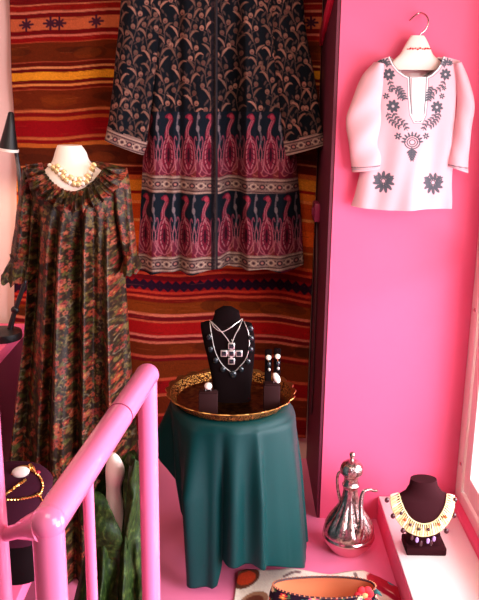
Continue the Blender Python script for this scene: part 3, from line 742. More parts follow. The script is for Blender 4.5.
    def sec(xl, xr, y, r): 
        a, b = at(xl, y, YT), at(xr, y, YT); return ((a[0] + b[0]) / 2, YT, (a[2] + b[2]) / 2, (b[0] - a[0]) / 2, r, 2.4, 0.0)
    pad = loft([sec(387, 446, 70, 0.010), sec(392, 441, 62, 0.013), sec(400, 433, 54, 0.014), sec(404, 430, 47, 0.013), sec(409, 426, 38.5, 0.010), sec(411, 424, 35.5, 0.008)], 32, True, 20)
    obj('shoulder_pad', pad, M['mannequin'], hg)
    obj('hook', tube([at(x, y, YT + dy) for x, y, dy in [(419, 38, 0), (420.5, 34, 0), (425, 30, 0), (428.4, 23, 0), (426.5, 16, 0.01), (420, 12.8, 0.03), (414, 16.5, 0.025), (409.5, 20.5, 0.015)]], 0.0028, 10, 50), M['steel'], hg)
    tr = bvh(pad)
    st = []
    for k, x in enumerate(np.linspace(407, 429, 10)):
        a_, _ = onto(tr, x, 49 + 0.6 * math.sin(k * 2.1), 0.001); b_, _ = onto(tr, x + 1.7, 48.6 + 0.7 * math.cos(k * 3), 0.001)
        st.append(tube([a_, b_], 0.0028 if k % 3 else 0.0018, 6))
    obj('red_stitching', join(*st), M['pink_thread'], hg, 'row of small red stitches')
build_tunic()

# ------------------------------------------------------------------ round table under a teal cloth, brass tray on top
TC = at(230.8, 391, 2.45); TX, TY, TZ = float(TC[0]), 2.45, 0.599
def build_table():
    tb = empty('round_table', (TX, TY, 0), 'small round table covered by the teal satin cloth', 'table')
    obj('tabletop', lathe([(0.001, TZ - 0.034), (0.180, TZ - 0.034), (0.182, TZ - 0.028), (0.182, TZ - 0.012), (0.180, TZ - 0.008), (0.001, TZ - 0.008)], (TX, TY, 0)), M['maroon'], tb)
    for k in range(3):
        an = PI / 2 + k * 2 * PI / 3
        obj('leg', tube([(TX + 0.09 * math.cos(an), TY + 0.09 * math.sin(an), TZ - 0.034), (TX + 0.07 * math.cos(an), TY + 0.05 + 0.07 * math.sin(an), 0.0)], [0.016, 0.012], 10), M['maroon'], tb)
    # cloth: flat disc, rolling over the edge and falling in folds; angle 0 faces the viewer, positive to the right
    n, m = 360, 90
    ph = np.linspace(-180, 180, n, endpoint=False)
    hem = np.interp(ph, [-180, -150, -128, -112, -98, -88, -80, -66, -50, -40, -15, -11, -6, 4, 20, 40, 58, 66, 80, 110, 150, 180],
                        [0.20, 0.26, 0.35, 0.40, 0.41, 0.36, 0.30, 0.20, 0.11, 0.035, 0.030, 0.04, 0.128, 0.132, 0.135, 0.11, 0.075, 0.055, 0.045, 0.06, 0.12, 0.20])
    R = 0.190
    V, Fc = [], []
    rad = np.radians(ph)
    for k in range(m):
        t = k / (m - 1)
        if t < 0.12:
            r = np.full(n, R * t / 0.12 * 0.96 + 0.002); z = np.full(n, TZ); r0_ = r
        else:
            q = (t - 0.12) / 0.88
            e = min(q / 0.05, 1.0)
            drop = np.maximum(TZ - hem, 0) * q
            base = R * 0.96 + 0.012 * math.sin(e * PI / 2)
            kk = np.clip(drop / 0.25, 0, 1)
            f = 0.012 * np.sin(rad * 7 + 0.6) + 0.010 * np.sin(rad * 11 + 2.0) + 0.005 * np.sin(rad * 19)
            flare = 0.060 * np.clip(drop / 0.55, 0, 1) * np.clip((ph + 30) / 80, -0.35, 1)
            flap = 0.075 * np.exp(-((ph + 106) / 16) ** 2) * np.clip(drop / 0.17, 0, 1)
            inl = -0.035 * np.exp(-((ph + 62) / 30) ** 2) * np.clip((drop - 0.25) / 0.3, 0, 1)
            crease = 0.026 * np.exp(-((ph - 25) / 3.5) ** 2) * kk - 0.032 * np.exp(-((ph + 6) / 5) ** 2) * kk + 0.038 * np.exp(-((ph + 30) / 15) ** 2) * kk + 0.014 * np.exp(-((ph - 75) / 40) ** 2) * np.clip(drop / 0.04, 0, 1)
            r = base + kk * f * np.where((ph > 28) & (ph < 100), 0.35, 1.0) + flare + flap + inl + crease
            z = TZ - drop - 0.008 * (1 - math.cos(e * PI / 2)) * 0
            if q < 0.05: z = TZ - 0.006 * (1 - math.cos(e * PI / 2)) - drop
        for j in range(n):
            V.append((TX + r[j] * math.sin(rad[j]), TY - r[j] * math.cos(rad[j]), z[j]))
    for k in range(m - 1):
        for j in range(n):
            j2 = (j + 1) % n; Fc.append((k * n + j, k * n + j2, (k + 1) * n + j2, (k + 1) * n + j))
    Fc.append(tuple(range(n)))
    o = obj('tablecloth', (V, Fc), M['teal'], sharp=60)
    sm = o.modifiers.new('thick', 'SOLIDIFY'); sm.thickness = 0.003; sm.offset = -1
    tag(o, 'teal green satin cloth draped over the round table to the floor', 'tablecloth')
build_table()

def build_tray():
    z0 = TZ + 0.003
    root = empty('brass_tray', (TX, TY, z0), 'round engraved brass tray with scalloped rim on the teal cloth', 'tray')
    n = 240
    def ringmesh(prof, sc=0.0, lob=22):
        V, Fc = [], []
        for r, z, k in prof:
            for j in range(n):
                t = 2 * PI * j / n; rr = r + sc * k * abs(math.cos(lob * t / 2)); V.append((TX + rr * math.cos(t), TY + rr * math.sin(t), z0 + z + 0.004 * k * abs(math.cos(lob * t / 2))))
        for k in range(len(prof) - 1):
            for j in range(n):
                j2 = (j + 1) % n; Fc.append((k * n + j, k * n + j2, (k + 1) * n + j2, (k + 1) * n + j))
        return V, Fc
    d = ringmesh([(0.001, 0, 0), (0.165, 0, 0), (0.176, 0.004, 0), (0.176, 0.007, 0), (0.165, 0.003, 0), (0.12, 0.003, 0), (0.06, 0.003, 0), (0.001, 0.003, 0)])
    obj('dish', d, M['brass'], root)
    obj('pierced_gallery', ringmesh([(0.174, 0.004, 0), (0.197, 0.031, 0), (0.1985, 0.033, 0), (0.199, 0.030, 0), (0.177, 0.0035, 0)]), M['gallery'], root)
    obj('scalloped_rim', ringmesh([(0.196, 0.030, 0.2), (0.200, 0.034, 0.6), (0.204, 0.036, 1), (0.2055, 0.034, 1), (0.202, 0.030, 0.7), (0.196, 0.028, 0.2)], 0.009), mat('rim_brass', (206, 150, 84), 0.3, metal=1.0), root)
    return z0 + 0.003
ZT = build_tray()

def on_plane(px, py, Y): return at(px, py, Y)
def build_tray_bust():
    YBu = 2.475
    c = at(232, 400, YBu); X = float(c[0])
    def sec(xl, xr, y, ry, p=2.6, dy=0.0):
        a, b = at(xl, y, YBu + dy), at(xr, y, YBu + dy); return ((a[0] + b[0]) / 2, YBu + dy, (a[2] + b[2]) / 2, (b[0] - a[0]) / 2, ry, p, 0.0)
    s = [(X, YBu - 0.01, ZT, 0.062, 0.045, 3.0, 0.0), (X, YBu - 0.01, ZT + 0.012, 0.060, 0.043, 3.0, 0.0), sec(212, 252, 380, 0.036, 3, -0.008), sec(208, 254, 360, 0.034, 3, -0.004), sec(203, 255, 340, 0.032, 3, 0.0),
         sec(200.5, 253, 327, 0.028, 3, 0.004), sec(203, 250, 322.5, 0.024, 2.4, 0.008), sec(213, 241, 319.5, 0.022, 2, 0.010), sec(214, 240, 313, 0.022, 2, 0.012), sec(217, 237, 308, 0.019, 2, 0.012), sec(222, 232, 306.5, 0.010, 2, 0.012)]
    d = loft(s, 40, True, 44)
    root = tag(obj('necklace_bust', d, M['black_velvet']), 'black velvet necklace bust standing on the brass tray', 'display bust')
    tr = bvh(d)
    ck = empty('cross_necklace', onto(tr, 231, 353, 0.006)[0], 'silver chain necklace with stone set cross on the black bust', 'necklace')
    obj('chain', tube([onto(tr, x, y, 0.0025)[0] for x, y in catmull([(211, 322), (218, 328), (226, 337), (231, 343), (236, 333), (240, 326), (242.5, 319)], 30)], 0.0016, 6), M['silver'], ck)
    obj('chain', tube([onto(tr, x, y, 0.0028)[0] for x, y in catmull([(210, 321), (215, 328), (222, 331.5), (230, 328), (237, 323), (242, 319)], 30)], 0.0014, 6), M['silver'], ck)
    yc, zc = onto(tr, 231, 353, 0.004)[0][1], None
    cr = []
    for x, y in [(231.5, 345.5), (231.5, 353), (231.5, 361), (224, 353), (239, 353)]:
        p = onto(tr, x, y, 0.004)[0]; cr.append(p)
    cx, cz = cr[1][0], cr[1][2]
    hw = 0.0118
    hw = 0.0108
    arms = join(*[box(p[0] - hw, p[0] + hw, yc - 0.004, yc + 0.003, p[2] - hw, p[2] + hw, 0.0015) for p in cr],
                box(cr[3][0], cr[4][0], yc - 0.001, yc + 0.002, cz - 0.004, cz + 0.004), box(cx - 0.004, cx + 0.004, yc - 0.001, yc + 0.002, cr[2][2], cr[0][2]))
    cro = obj('cross', arms, M['silver'], ck)
    for p in cr: obj('stone', box(p[0] - 0.0074, p[0] + 0.0074, yc - 0.0062, yc - 0.002, p[2] - 0.0074, p[2] + 0.0074, 0.0018), M['stone'], cro)
    obj('bail', tube([(cx, yc - 0.001, cr[0][2] + hw - 0.002), (cx + 0.003, yc - 0.003, cr[0][2] + hw + 0.006), (cx, yc, cr[0][2] + hw + 0.011)], 0.0016, 6, 10), M['silver'], ck)
    sk = empty('stone_necklace', onto(tr, 233, 372, 0.006)[0], 'long necklace of dark teal stone drops on the black bust', 'necklace')
    obj('chain', tube([onto(tr, x, y, 0.0022)[0] for x, y in catmull([(210, 323), (212, 336), (215, 350), (220, 361), (226, 368), (233, 372), (240, 366), (246, 358), (249, 345), (248, 332), (244, 322)], 50)], 0.0014, 6), M['silver'], sk)
    for k, (x, y) in enumerate([(209.5, 337), (211, 349), (216, 360), (223, 369), (233, 374), (241, 369), (247.5, 361), (250, 349), (250.5, 338), (250, 328.5)]):
        p, nn = onto(tr, x, y, 0.004)
        ss = 1.25 if k == 4 else 1.0
        obj('stone_drop', xf(ball((0, 0, 0), 0.0085 * ss, 0.005, 0.0105 * ss, 10, 8), Matrix.Translation(Vector(p)) @ Matrix.Rotation(0.25 * (4.5 - k) / 4, 4, 'Y')), M['stone'], sk)
build_tray_bust()

def build_rings():
    def block(name, label, xl, xr, y, Y, ht, dep):
        a, b = at(xl, y, Y), at(xr, y, Y); x0, x1 = float(a[0]), float(b[0])
        o = obj(name, box(x0, x1, Y, Y + dep, ZT, ZT + ht, 0.003), M['brown_velvet']); tag(o, label, 'ring stand')
        obj('slotted_pad', box(x0 + 0.003, x1 - 0.003, Y + 0.004, Y + dep - 0.004, ZT + ht, ZT + ht + 0.004, 0.0015), M['brown_velvet'], o)
        return x0, x1
    Yl = 2.305; x0, x1 = block('ring_stand', 'dark ring block at the front left of the brass tray', 198.5, 217.5, 408, Yl, 0.076, 0.035)
    xm = (x0 + x1) / 2
    r = empty('pearl_ring', (xm, Yl + 0.017, ZT + 0.080), 'round pearl ring on the left dark ring block', 'ring')
    obj('band', tube([(xm + 0.008 * math.cos(t), Yl + 0.017, ZT + 0.082 + 0.008 * math.sin(t)) for t in np.linspace(0, 2 * PI, 24, endpoint=False)], 0.0012, 6, closed=True), M['silver'], r)
    obj('pearl', ball((xm, Yl + 0.012, ZT + 0.098), 0.0125, 0.011, 0.0115), M['pearl'], r)
    obj('setting', lathe([(0.001, 0), (0.006, 0), (0.010, 0.004), (0.001, 0.004)], (xm, Yl + 0.014, ZT + 0.087), 16), M['silver'], r)
    Yr = 2.36; x0, x1 = block('ring_stand', 'dark ring block at the right side of the brass tray', 263.5, 280, 398, Yr, 0.084, 0.04)
    xm = (x0 + x1) / 2 + 0.014
    r = empty('oval_ring', (xm, Yr + 0.015, ZT + 0.088), 'white oval stone ring on the right dark ring block', 'ring')
    obj('band', tube([(xm + 0.008 * math.cos(t), Yr + 0.018, ZT + 0.090 + 0.008 * math.sin(t)) for t in np.linspace(0, 2 * PI, 24, endpoint=False)], 0.0012, 6, closed=True), M['silver'], r)
    obj('oval_stone', xf(ball((0, 0, 0), 0.0105, 0.007, 0.019), Matrix.Translation((xm, Yr + 0.008, ZT + 0.108)) @ Matrix.Rotation(-0.45, 4, 'Y')), M['pearl'], r)
    # earring stand behind: two hooded uprights on one foot
    Ye = 2.46
    a, b = at(268.5, 352, Ye), at(277.5, 351, Ye)
    st = empty('earring_stand', (float((a[0] + b[0]) / 2), Ye, ZT), 'black upright earring stand behind the right ring block', 'earring stand')
    xa, xb = float(a[0]), float(b[0]); zt = float(a[2]); zb = float(b[2])
    obj('foot', box(xa - 0.012, xb + 0.012, Ye - 0.018, Ye + 0.03, ZT, ZT + 0.012, 0.003), M['black'], st)
    for x, z in ((xa, zt), (xb, zb)):
        obj('upright', join(box(x - 0.011, x + 0.011, Ye, Ye + 0.008, ZT + 0.010, z + 0.008, 0.003)), M['black_velvet'], st)
    for k, (x, y0_, lab) in enumerate(((268.5, 357.5, 'pearl drop earring on the left upright of the earring stand'), (277.5, 356.5, 'pearl drop earring on the right upright of the earring stand'))):
        p = at(x, y0_, Ye - 0.006)
        e = empty('pearl_earring', p, lab, 'earring', 'pearl earrings on the tray')
        obj('pearl', ball(tuple(p), 0.0092, 0.006, 0.0092), M['pearl'], e)
        q = at(x + 0.3, y0_ + 7, Ye - 0.005); obj('drop', ball(tuple(q), 0.0065, 0.004, 0.010), M['stone'], e)
        obj('link', tube([p + np.array([0, 0, -0.008]), q + np.array([0, 0, 0.008])], 0.0018, 6), M['gold'], e)
        q2 = at(x + 0.6, y0_ + 12, Ye - 0.005); obj('drop', ball(tuple(q2), 0.0050, 0.004, 0.006), M['silver'], e)
build_rings()

# ------------------------------------------------------------------ long-spouted ewer on the pink floor
def build_ewer():
    YJ = 2.54; c = at(347.5, 548, YJ); X = float(c[0]); C0 = (X, YJ, 0.0)
    root = empty('silver_ewer', C0, 'engraved silver ewer with long curved spout on the pink floor', 'ewer')
    ln = -0.030                                    # nothing leans; spout lies towards the right
    low = [(0.001, 0.0), (0.056, 0.0), (0.060, 0.004), (0.074, 0.020), (0.088, 0.042), (0.0935, 0.058), (0.0925, 0.064), (0.0885, 0.070)]
    obj('bowl', lathe(low, C0, 64), mat('rose_silver', (226, 176, 176), 0.16, metal=1.0), root)
    bod = [(0.0885, 0.069), (0.0895, 0.075), (0.086, 0.095), (0.073, 0.122), (0.055, 0.150), (0.040, 0.178), (0.031, 0.203), (0.0265, 0.228), (0.0255, 0.245), (0.030, 0.252), (0.0305, 0.258), (0.026, 0.264), (0.0255, 0.285), (0.031, 0.293), (0.0315, 0.299)]
    bodyd = lathe(bod, C0, 72, 12, 0.10, (0.07, 0.235), 50)
    obj('body', bodyd, M['jug'], root)
    lid = obj('lid', lathe([(0.0315, 0.298), (0.0385, 0.302), (0.0395, 0.309), (0.0385, 0.322), (0.033, 0.335), (0.021, 0.345), (0.009, 0.350)], C0, 40, 10, 0.06, (0.3, 0.348), 24), M['jug'], root)
    obj('finial', lathe([(0.010, 0.348), (0.006, 0.354), (0.008, 0.361), (0.0105, 0.368), (0.008, 0.376), (0.001, 0.381)], C0, 20, smooth=16), M['jug'], lid)
    sp = [at(x, y, Y) for x, y, Y in [(357.5, 541, 2.468), (360.2, 532, 2.458), (361.2, 520, 2.462), (361.0, 508, 2.478), (361.6, 497, 2.49), (364.0, 491.3, 2.495), (369, 489.4, 2.50), (374, 490.6, 2.50), (377.5, 490.4, 2.50)]]
    obj('spout', tube(sp, [0.013, 0.0135, 0.0115, 0.009, 0.0078, 0.0072, 0.0066, 0.006, 0.0055], 14, 50), M['jug'], root)
    hd = [at(x, y, YJ + 0.012) for x, y in [(342.5, 471.5), (339, 472.5), (337.2, 478), (337.6, 487), (339.2, 497), (341.0, 504), (340.4, 510), (337.0, 516)]]
    obj('handle', tube(hd, [0.005, 0.005, 0.0058, 0.0058, 0.005], 10, 40), M['jug'], root)
    bd = bvh(bodyd)
    mo = []
    for k, (x, y) in enumerate([(344, 530), (340, 520), (346, 512), (349, 500), (350, 523), (352, 510), (334, 528), (352.5, 492)]):
        p, nn = onto(bd, x, y, 0.0005); mo.append(ball(tuple(p), 0.006, 0.003, 0.009, 8, 6))
build_ewer()

# ------------------------------------------------------------------ brown bust with a fringe necklace on the white shelf
def build_right_bust():
    YR = 2.40; c = at(423.5, 548, YR); X = float(c[0])
    def sec(xl, xr, y, ry, p=2.3, dy=0.0, tl=0.0):
        a, b = at(xl, y, YR + dy), at(xr, y, YR + dy); return ((a[0] + b[0]) / 2, YR + dy, (a[2] + b[2]) / 2, (b[0] - a[0]) / 2, ry, p, tl)
    s = [(X - 0.005, YR - 0.005, ZP, 0.066, 0.048, 4.0, 0.0), (X - 0.005, YR - 0.005, ZP + 0.026, 0.064, 0.046, 4.0, 0.0), sec(407, 438, 539, 0.034, 3, 0.0), sec(406, 438, 533, 0.036, 2.6, -0.002), sec(401, 444, 522, 0.044, 2.3, -0.004), sec(398, 450, 510, 0.044, 2.3, 0.0),
         sec(397, 451.5, 500, 0.038, 2.2, 0.008), sec(400, 448, 494, 0.034, 2.0, 0.014), sec(407.5, 440, 490, 0.033, 2.0, 0.016), sec(409, 438, 486, 0.033, 2.0, 0.018), sec(409.5, 437.5, 480, 0.034, 2, 0.018), sec(410.5, 436.5, 478.6, 0.031, 2, 0.018)]
    body = loft(s[:2], 40); torso = loft(s[2:], 44, True, 44)
    root = empty('jewellery_bust', (X, YR, ZP), 'maroon brown jewellery bust on the white shelf by the window', 'display bust')
    obj('torso', torso, M['maroon_velvet'], root)
    obj('base', join(box(X - 0.069, X + 0.064, YR - 0.055, YR + 0.04, ZP, ZP + 0.028, 0.005), ), M['maroon_velvet'], root)
    obj('stem', loft([(X - 0.004, YR - 0.006, ZP + 0.026, 0.058, 0.036, 3.5, 0.0), (X - 0.004, YR - 0.006, ZP + 0.062, 0.052, 0.034, 3.5, 0.0)]), M['maroon_velvet'], root)
    tr = bvh(torso)
    nk = empty('fringe_necklace', onto(tr, 424, 530, 0.006)[0], 'fan shaped cream bead necklace with dark and violet drops on the brown bust', 'necklace')
    inn = catmull([(399.5, 494), (402, 503), (407, 513), (414, 520.5), (424, 523.5), (434, 520.5), (441, 513), (445, 504), (446.5, 495)], 41)
    out = catmull([(390.5, 496), (392, 507), (397.5, 520), (407, 530.5), (422, 536), (437, 532.5), (447.5, 523), (453, 510), (454.5, 497)], 41)
    obj('inner_cord', tube([onto(tr, x, y, 0.004)[0] for x, y in inn], 0.0022, 6), M['cream_bead'], nk)
    po = []
    for k in range(41):
        pi_, _ = onto(tr, *inn[k], 0.006)
        t = 0.5
        mid, _ = onto(tr, *(inn[k] * 0.45 + out[k] * 0.55), 0.010)
        dep = min(mid[1], pi_[1]) + 0.004
        end = at(out[k][0], out[k][1], dep - 0.006)
        po.append(end)
        u_ = end - pi_
        big = k % 2 == 0
        obj('spike_bead', tube([pi_, pi_ + u_ * 0.3, pi_ + u_ * 0.65, end], [0.0016, 0.0030, 0.0050, 0.0042] if big else [0.0016, 0.0026, 0.0040, 0.0034], 7, 9), M['cream_bead'] if k % 4 else M['ivory_bead'], nk)
    obj('outer_cord', tube(po, 0.0030, 6), M['cream_bead'], nk)
    for k in (8, 11, 14, 18, 22, 27, 31):
        p = po[k] * 0.35 + onto(tr, *inn[k], 0.012)[0] * 0.65
        obj('amber_bead', ball((p[0], p[1] - 0.006, p[2]), 0.006, 0.0045, 0.006, 8, 6), M['amber'] if k % 2 else M['dark_bead'], nk)
    for k, (x, y) in enumerate([(387, 500), (393, 516), (403, 530.5), (446.5, 531), (454, 515.5), (455, 500)]):
        j = [2, 8, 14, 31, 36, 39][k]
        obj('dark_drop', ball(tuple(at(x, y, po[j][1] - 0.001)), 0.0085, 0.007, 0.0095, 10, 7), M['dark_bead'], nk)
    for k, (x, y) in enumerate([(417, 540), (421, 543.5), (428, 541), (431, 543), (434, 539), (412, 537.5)]):
        j = [17, 19, 23, 25, 27, 15][k]
        obj('violet_drop', ball(tuple(at(x, y, po[j][1] - 0.003)), 0.006, 0.0045, 0.0105, 8, 7), M['violet'] if k % 2 == 0 else M['dark_bead'], nk)
build_right_bust()

# ------------------------------------------------------------------ pink handrail at the front
def build_handrail():
    A = atz(48, 523, 1.0); B = atz(147, 375, 1.0); r = 0.0248
    root = empty('handrail', (float(A[0]), float(A[1]), 0), 'pink enamelled tube handrail with posts in front of the dresses', 'handrail')
    obj('top_rail', tube([A - (B - A) * 0.01, B], r, 28), M['rail'], root)
    k = 0.39; pr = A + (B - A) * 0.63; pq = A + (B - A) * 0.645
    obj('sleeve_joint', tube([pr, pr + (B - A) * 0.004], r + 0.0012, 28), mat('dark_pink_joint', (150, 50, 80), 0.5), root)
    obj('near_post', tube([A + np.array([0, 0, 0.004]), (A[0], A[1], 0.0)], r * 0.93, 28), M['rail'], root)
    obj('elbow', ball(tuple(A + np.array([0, 0, 0.001])), r * 1.04, r * 1.04, r * 1.0, 24, 14), M['rail'], root)
    obj('far_post', tube([B + np.array([0, 0, 0.0]), (B[0], B[1], 0.0)], r * 0.86, 28), M['rail'], root)
    obj('elbow', ball(tuple(B), r * 1.04, r * 1.04, r * 1.0, 24, 14), M['rail'], root)
    mid = A + (B - A) * 0.50
    p = A + (B - A) * 0.30
    obj('baluster', tube([(p[0], p[1], 1.0), (p[0], p[1], 0.0)], 0.0095, 20), M['rail'], root)
    q = at(-5, 600, 1.06); 
    Ls = (float(q[0]), 1.06)
    obj('left_post', tube([(*Ls, 1.25), (*Ls, 0.0)], 0.0265, 28), M['rail'], root)
    E = np.array([Ls[0] + 0.02, Ls[1] + 0.0, float(at(8, 535, 1.06)[2])])
    obj('cross_bar', tube([A + np.array([-0.002, 0, -0.004]), A * 0.7 + E * 0.3, A * 0.35 + E * 0.65, E], [0.0265, 0.019, 0.0115, 0.0105], 22, 16), M['rail'], root)
build_handrail()

# ------------------------------------------------------------------ green velvet dress on a small white form, behind the rail
def build_velvet():
    YV = 1.92
    root = empty('velvet_dress', at(112, 650, YV), 'dark green crushed velvet dress with open neck behind the pink handrail', 'dress')
    rows = [(93, 494, 139, 461), (91, 512, 142, 488), (88, 532, 145, 520), (82, 556, 148, 552), (74, 590, 153, 588), (66, 630, 158, 630), (60, 665, 162, 665)]
    def neck(s):
        x = 93 + 46 * s
        return np.interp(x, [93, 100, 106, 112, 118, 121.5, 124, 126, 130, 135, 139], [492, 494, 500, 512, 527, 530, 505, 470, 457, 456, 461])
    def neckb(s):
        x = 93 + 46 * s
        return np.interp(x, [93, 104, 126, 132, 139], [492, 482, 460, 456, 461])
    def fold(px, py, s, v):
        k = np.clip((py - 525) / 60, 0, 1); w_ = (px - 115) / (1 + 0.004 * np.clip(py - 520, 0, 200))
        return k * (0.030 * np.sin(w_ / 2.6 + 0.5) + 0.012 * np.sin(w_ / 1.5 + py / 60)) + 0.005 * np.sin(px / 3 + py / 7)
    def th(v): return 0.055 + 0.06 * np.clip(v * 1.5, 0, 1)
    obj('dress_body', sheet(rows, YV, None, th, th, 160, 260, 40, fold, neck, neckb), M['velvet'], root, sharp=0)
    def strip(I, O, d0, d1, n=120, m=24, rip=0.0):
        I = catmull(I, n); O = catmull(O, n); Q, T = np.meshgrid(np.linspace(0, 1, m), np.linspace(0, 1, n))
        pp = I[:, None] + (O - I)[:, None] * Q[..., None]
        Y = YV - 0.052 - d0 * np.sin(Q * PI) - d1 * np.sin(T * PI) + rip * np.sin(T * 13 + Q * 6) + 0.010 * Q
        P = at(pp[..., 0], pp[..., 1], Y); idx = np.arange(n * m).reshape(n, m)
        return P.reshape(-1, 3).tolist(), np.stack([idx[:-1, :-1], idx[1:, :-1], idx[1:, 1:], idx[:-1, 1:]], -1).reshape(-1, 4).tolist()
    for nm, dd in (('collar', strip([(91, 490), (101, 494), (108, 503), (114, 516), (119, 530), (123, 548)], [(84, 497), (82, 515), (86, 531), (95, 545), (107, 556), (120, 566)], 0.012, 0.024, rip=0.005)),
                   ('collar', strip([(125, 462), (130, 455.5), (128, 475), (126, 500), (124.5, 525), (124, 548)], [(139, 468), (140, 462), (139, 484), (137, 508), (132, 532), (126, 552)], 0.026, 0.02, rip=0.007))):
        o = obj(nm, dd, M['velvet'], root, sharp=0); sm = o.modifiers.new('thick', 'SOLIDIFY'); sm.thickness = 0.006
    def sec(cx, y, hw, ry):
        a, b = at(cx - hw, y, YV), at(cx + hw, y, YV); return ((a[0] + b[0]) / 2, YV, (a[2] + b[2]) / 2, (b[0] - a[0]) / 2, ry, 2.0, 0.0)
    d = loft([sec(116, 552, 19, 0.040), sec(117, 532, 16, 0.040), sec(116, 516, 10.5, 0.036), sec(114.5, 503, 8.5, 0.030), sec(113.8, 488, 7.4, 0.025), sec(115.2, 472, 9.6, 0.030), sec(114.5, 464, 8.2, 0.024), sec(113.5, 457, 5.2, 0.016), sec(113, 453.5, 2.2, 0.006)], 36, True, 40)
    fm = empty('dress_form', (float(at(116, 600, YV)[0]), YV, 0), 'small white neck form inside the green velvet dress', 'mannequin')
    obj('neck', d, M['mannequin'], fm)
    x = fm.location.x; zt = float(at(116, 550, YV)[2])
    obj('pole', tube([(x, YV, 0.015), (x, YV, zt + 0.01)], 0.012, 12), M['steel'], fm)
    obj('base', lathe([(0.001, 0), (0.09, 0.0), (0.09, 0.008), (0.016, 0.018), (0.001, 0.018)], (x, YV, 0.0)), M['steel'], fm)
build_velvet()

# ------------------------------------------------------------------ pink counters at the left and what stands on them
ZC = 0.645
xe = -0.884
cn = tag(obj('display_counter', box(-1.62, xe, 1.95, 3.14, 0.0, ZC - 0.045, 0.004), M['maroon']), 'pink topped counter at the left behind the desk lamp', 'counter')
obj('counter_top', box(-1.62, xe + 0.006, 1.94, 3.15, ZC - 0.045, ZC, 0.004), M['wall_pink'], cn, 'pink painted top')
ZD = 0.585
cn = tag(obj('display_counter', box(-1.3, -0.462, 1.0, 1.72, 0.0, ZD - 0.04, 0.004), M['maroon']), 'low pink counter under the plum velvet bust at front left', 'counter')
obj('counter_top', box(-1.3, -0.446, 0.99, 1.725, ZD - 0.04, ZD, 0.004), M['wall_pink'], cn, 'pink painted top')

def build_lamp():
    YL = 2.95
    b = at(2, 334, YL); bx, bz = float(b[0]), ZC
    root = empty('desk_lamp', (bx, YL, ZC), 'black jointed desk lamp at the left edge shining on the pale wall', 'lamp')
    obj('base', lathe([(0.001, 0.0), (0.075, 0.0), (0.077, 0.006), (0.075, 0.028), (0.05, 0.036), (0.02, 0.042), (0.001, 0.042)], (bx, YL, ZC), 36), M['black'], root)
    p0 = np.array([bx + 0.03, YL, ZC + 0.03]); p1 = at(15, 310, YL); p2 = at(25, 283, YL + 0.01)
    obj('lower_arm', tube([p0, p1, p2], [0.012, 0.009, 0.009], 10), M['black'], root)
    obj('joint', ball(tuple(p1), 0.016, 0.012, 0.016), M['black'], root)
    p3 = at(19, 170, YL + 0.02); p4 = at(11, 118, YL - 0.02)
    obj('upper_arm', tube([p2, p3, p4], [0.008, 0.008], 10), M['black'], root)
    # conical shade: closed tip up, mouth tilted down to the left
    tip = at(11, 113, YL - 0.02); ml, mr = at(0.5, 143, YL - 0.02), at(16, 156, YL - 0.02)
    mc = (ml + mr) / 2; ax = mc - tip; Lh = np.linalg.norm(ax); ax /= Lh; R = np.linalg.norm(mr - ml) / 2
    q = Vector((0, 0, 1)).rotation_difference(Vector(ax)).to_matrix().to_4x4()
    T = Matrix.Translation(Vector(tip)) @ q
    sh = obj('shade', xf(lathe([(0.006, -0.004), (0.010, 0.0), (0.018, Lh * 0.35), (R, Lh), (R - 0.004, Lh), (0.015, Lh * 0.38), (0.005, 0.01)], (0, 0, 0), 36), T), M['black'], root)
    obj('rim', xf(lathe([(R - 0.004, Lh - 0.004), (R + 0.002, Lh - 0.004), (R + 0.002, Lh + 0.006), (R - 0.004, Lh + 0.006)], (0, 0, 0), 36), T), M['frame_white'], sh)
    obj('bulb', xf(ball((0, 0, Lh * 0.80), 0.014, 0.014, 0.018), T), M['lamp_inner'], sh)
    d = bpy.data.lights.new('lamp_light', 'SPOT'); d.energy = 9; d.color = (1, 0.82, 0.62); d.spot_size = 2.0; d.spot_blend = 0.6; d.shadow_soft_size = 0.03
    o = bpy.data.objects.new('lamp_light', d); COL.objects.link(o); o.location = tuple(mc + ax * 0.02)
    o.rotation_euler = (Vector(ax) + Vector((0.0, 0.35, -0.2))).to_track_quat('-Z', 'Y').to_euler()
build_lamp()

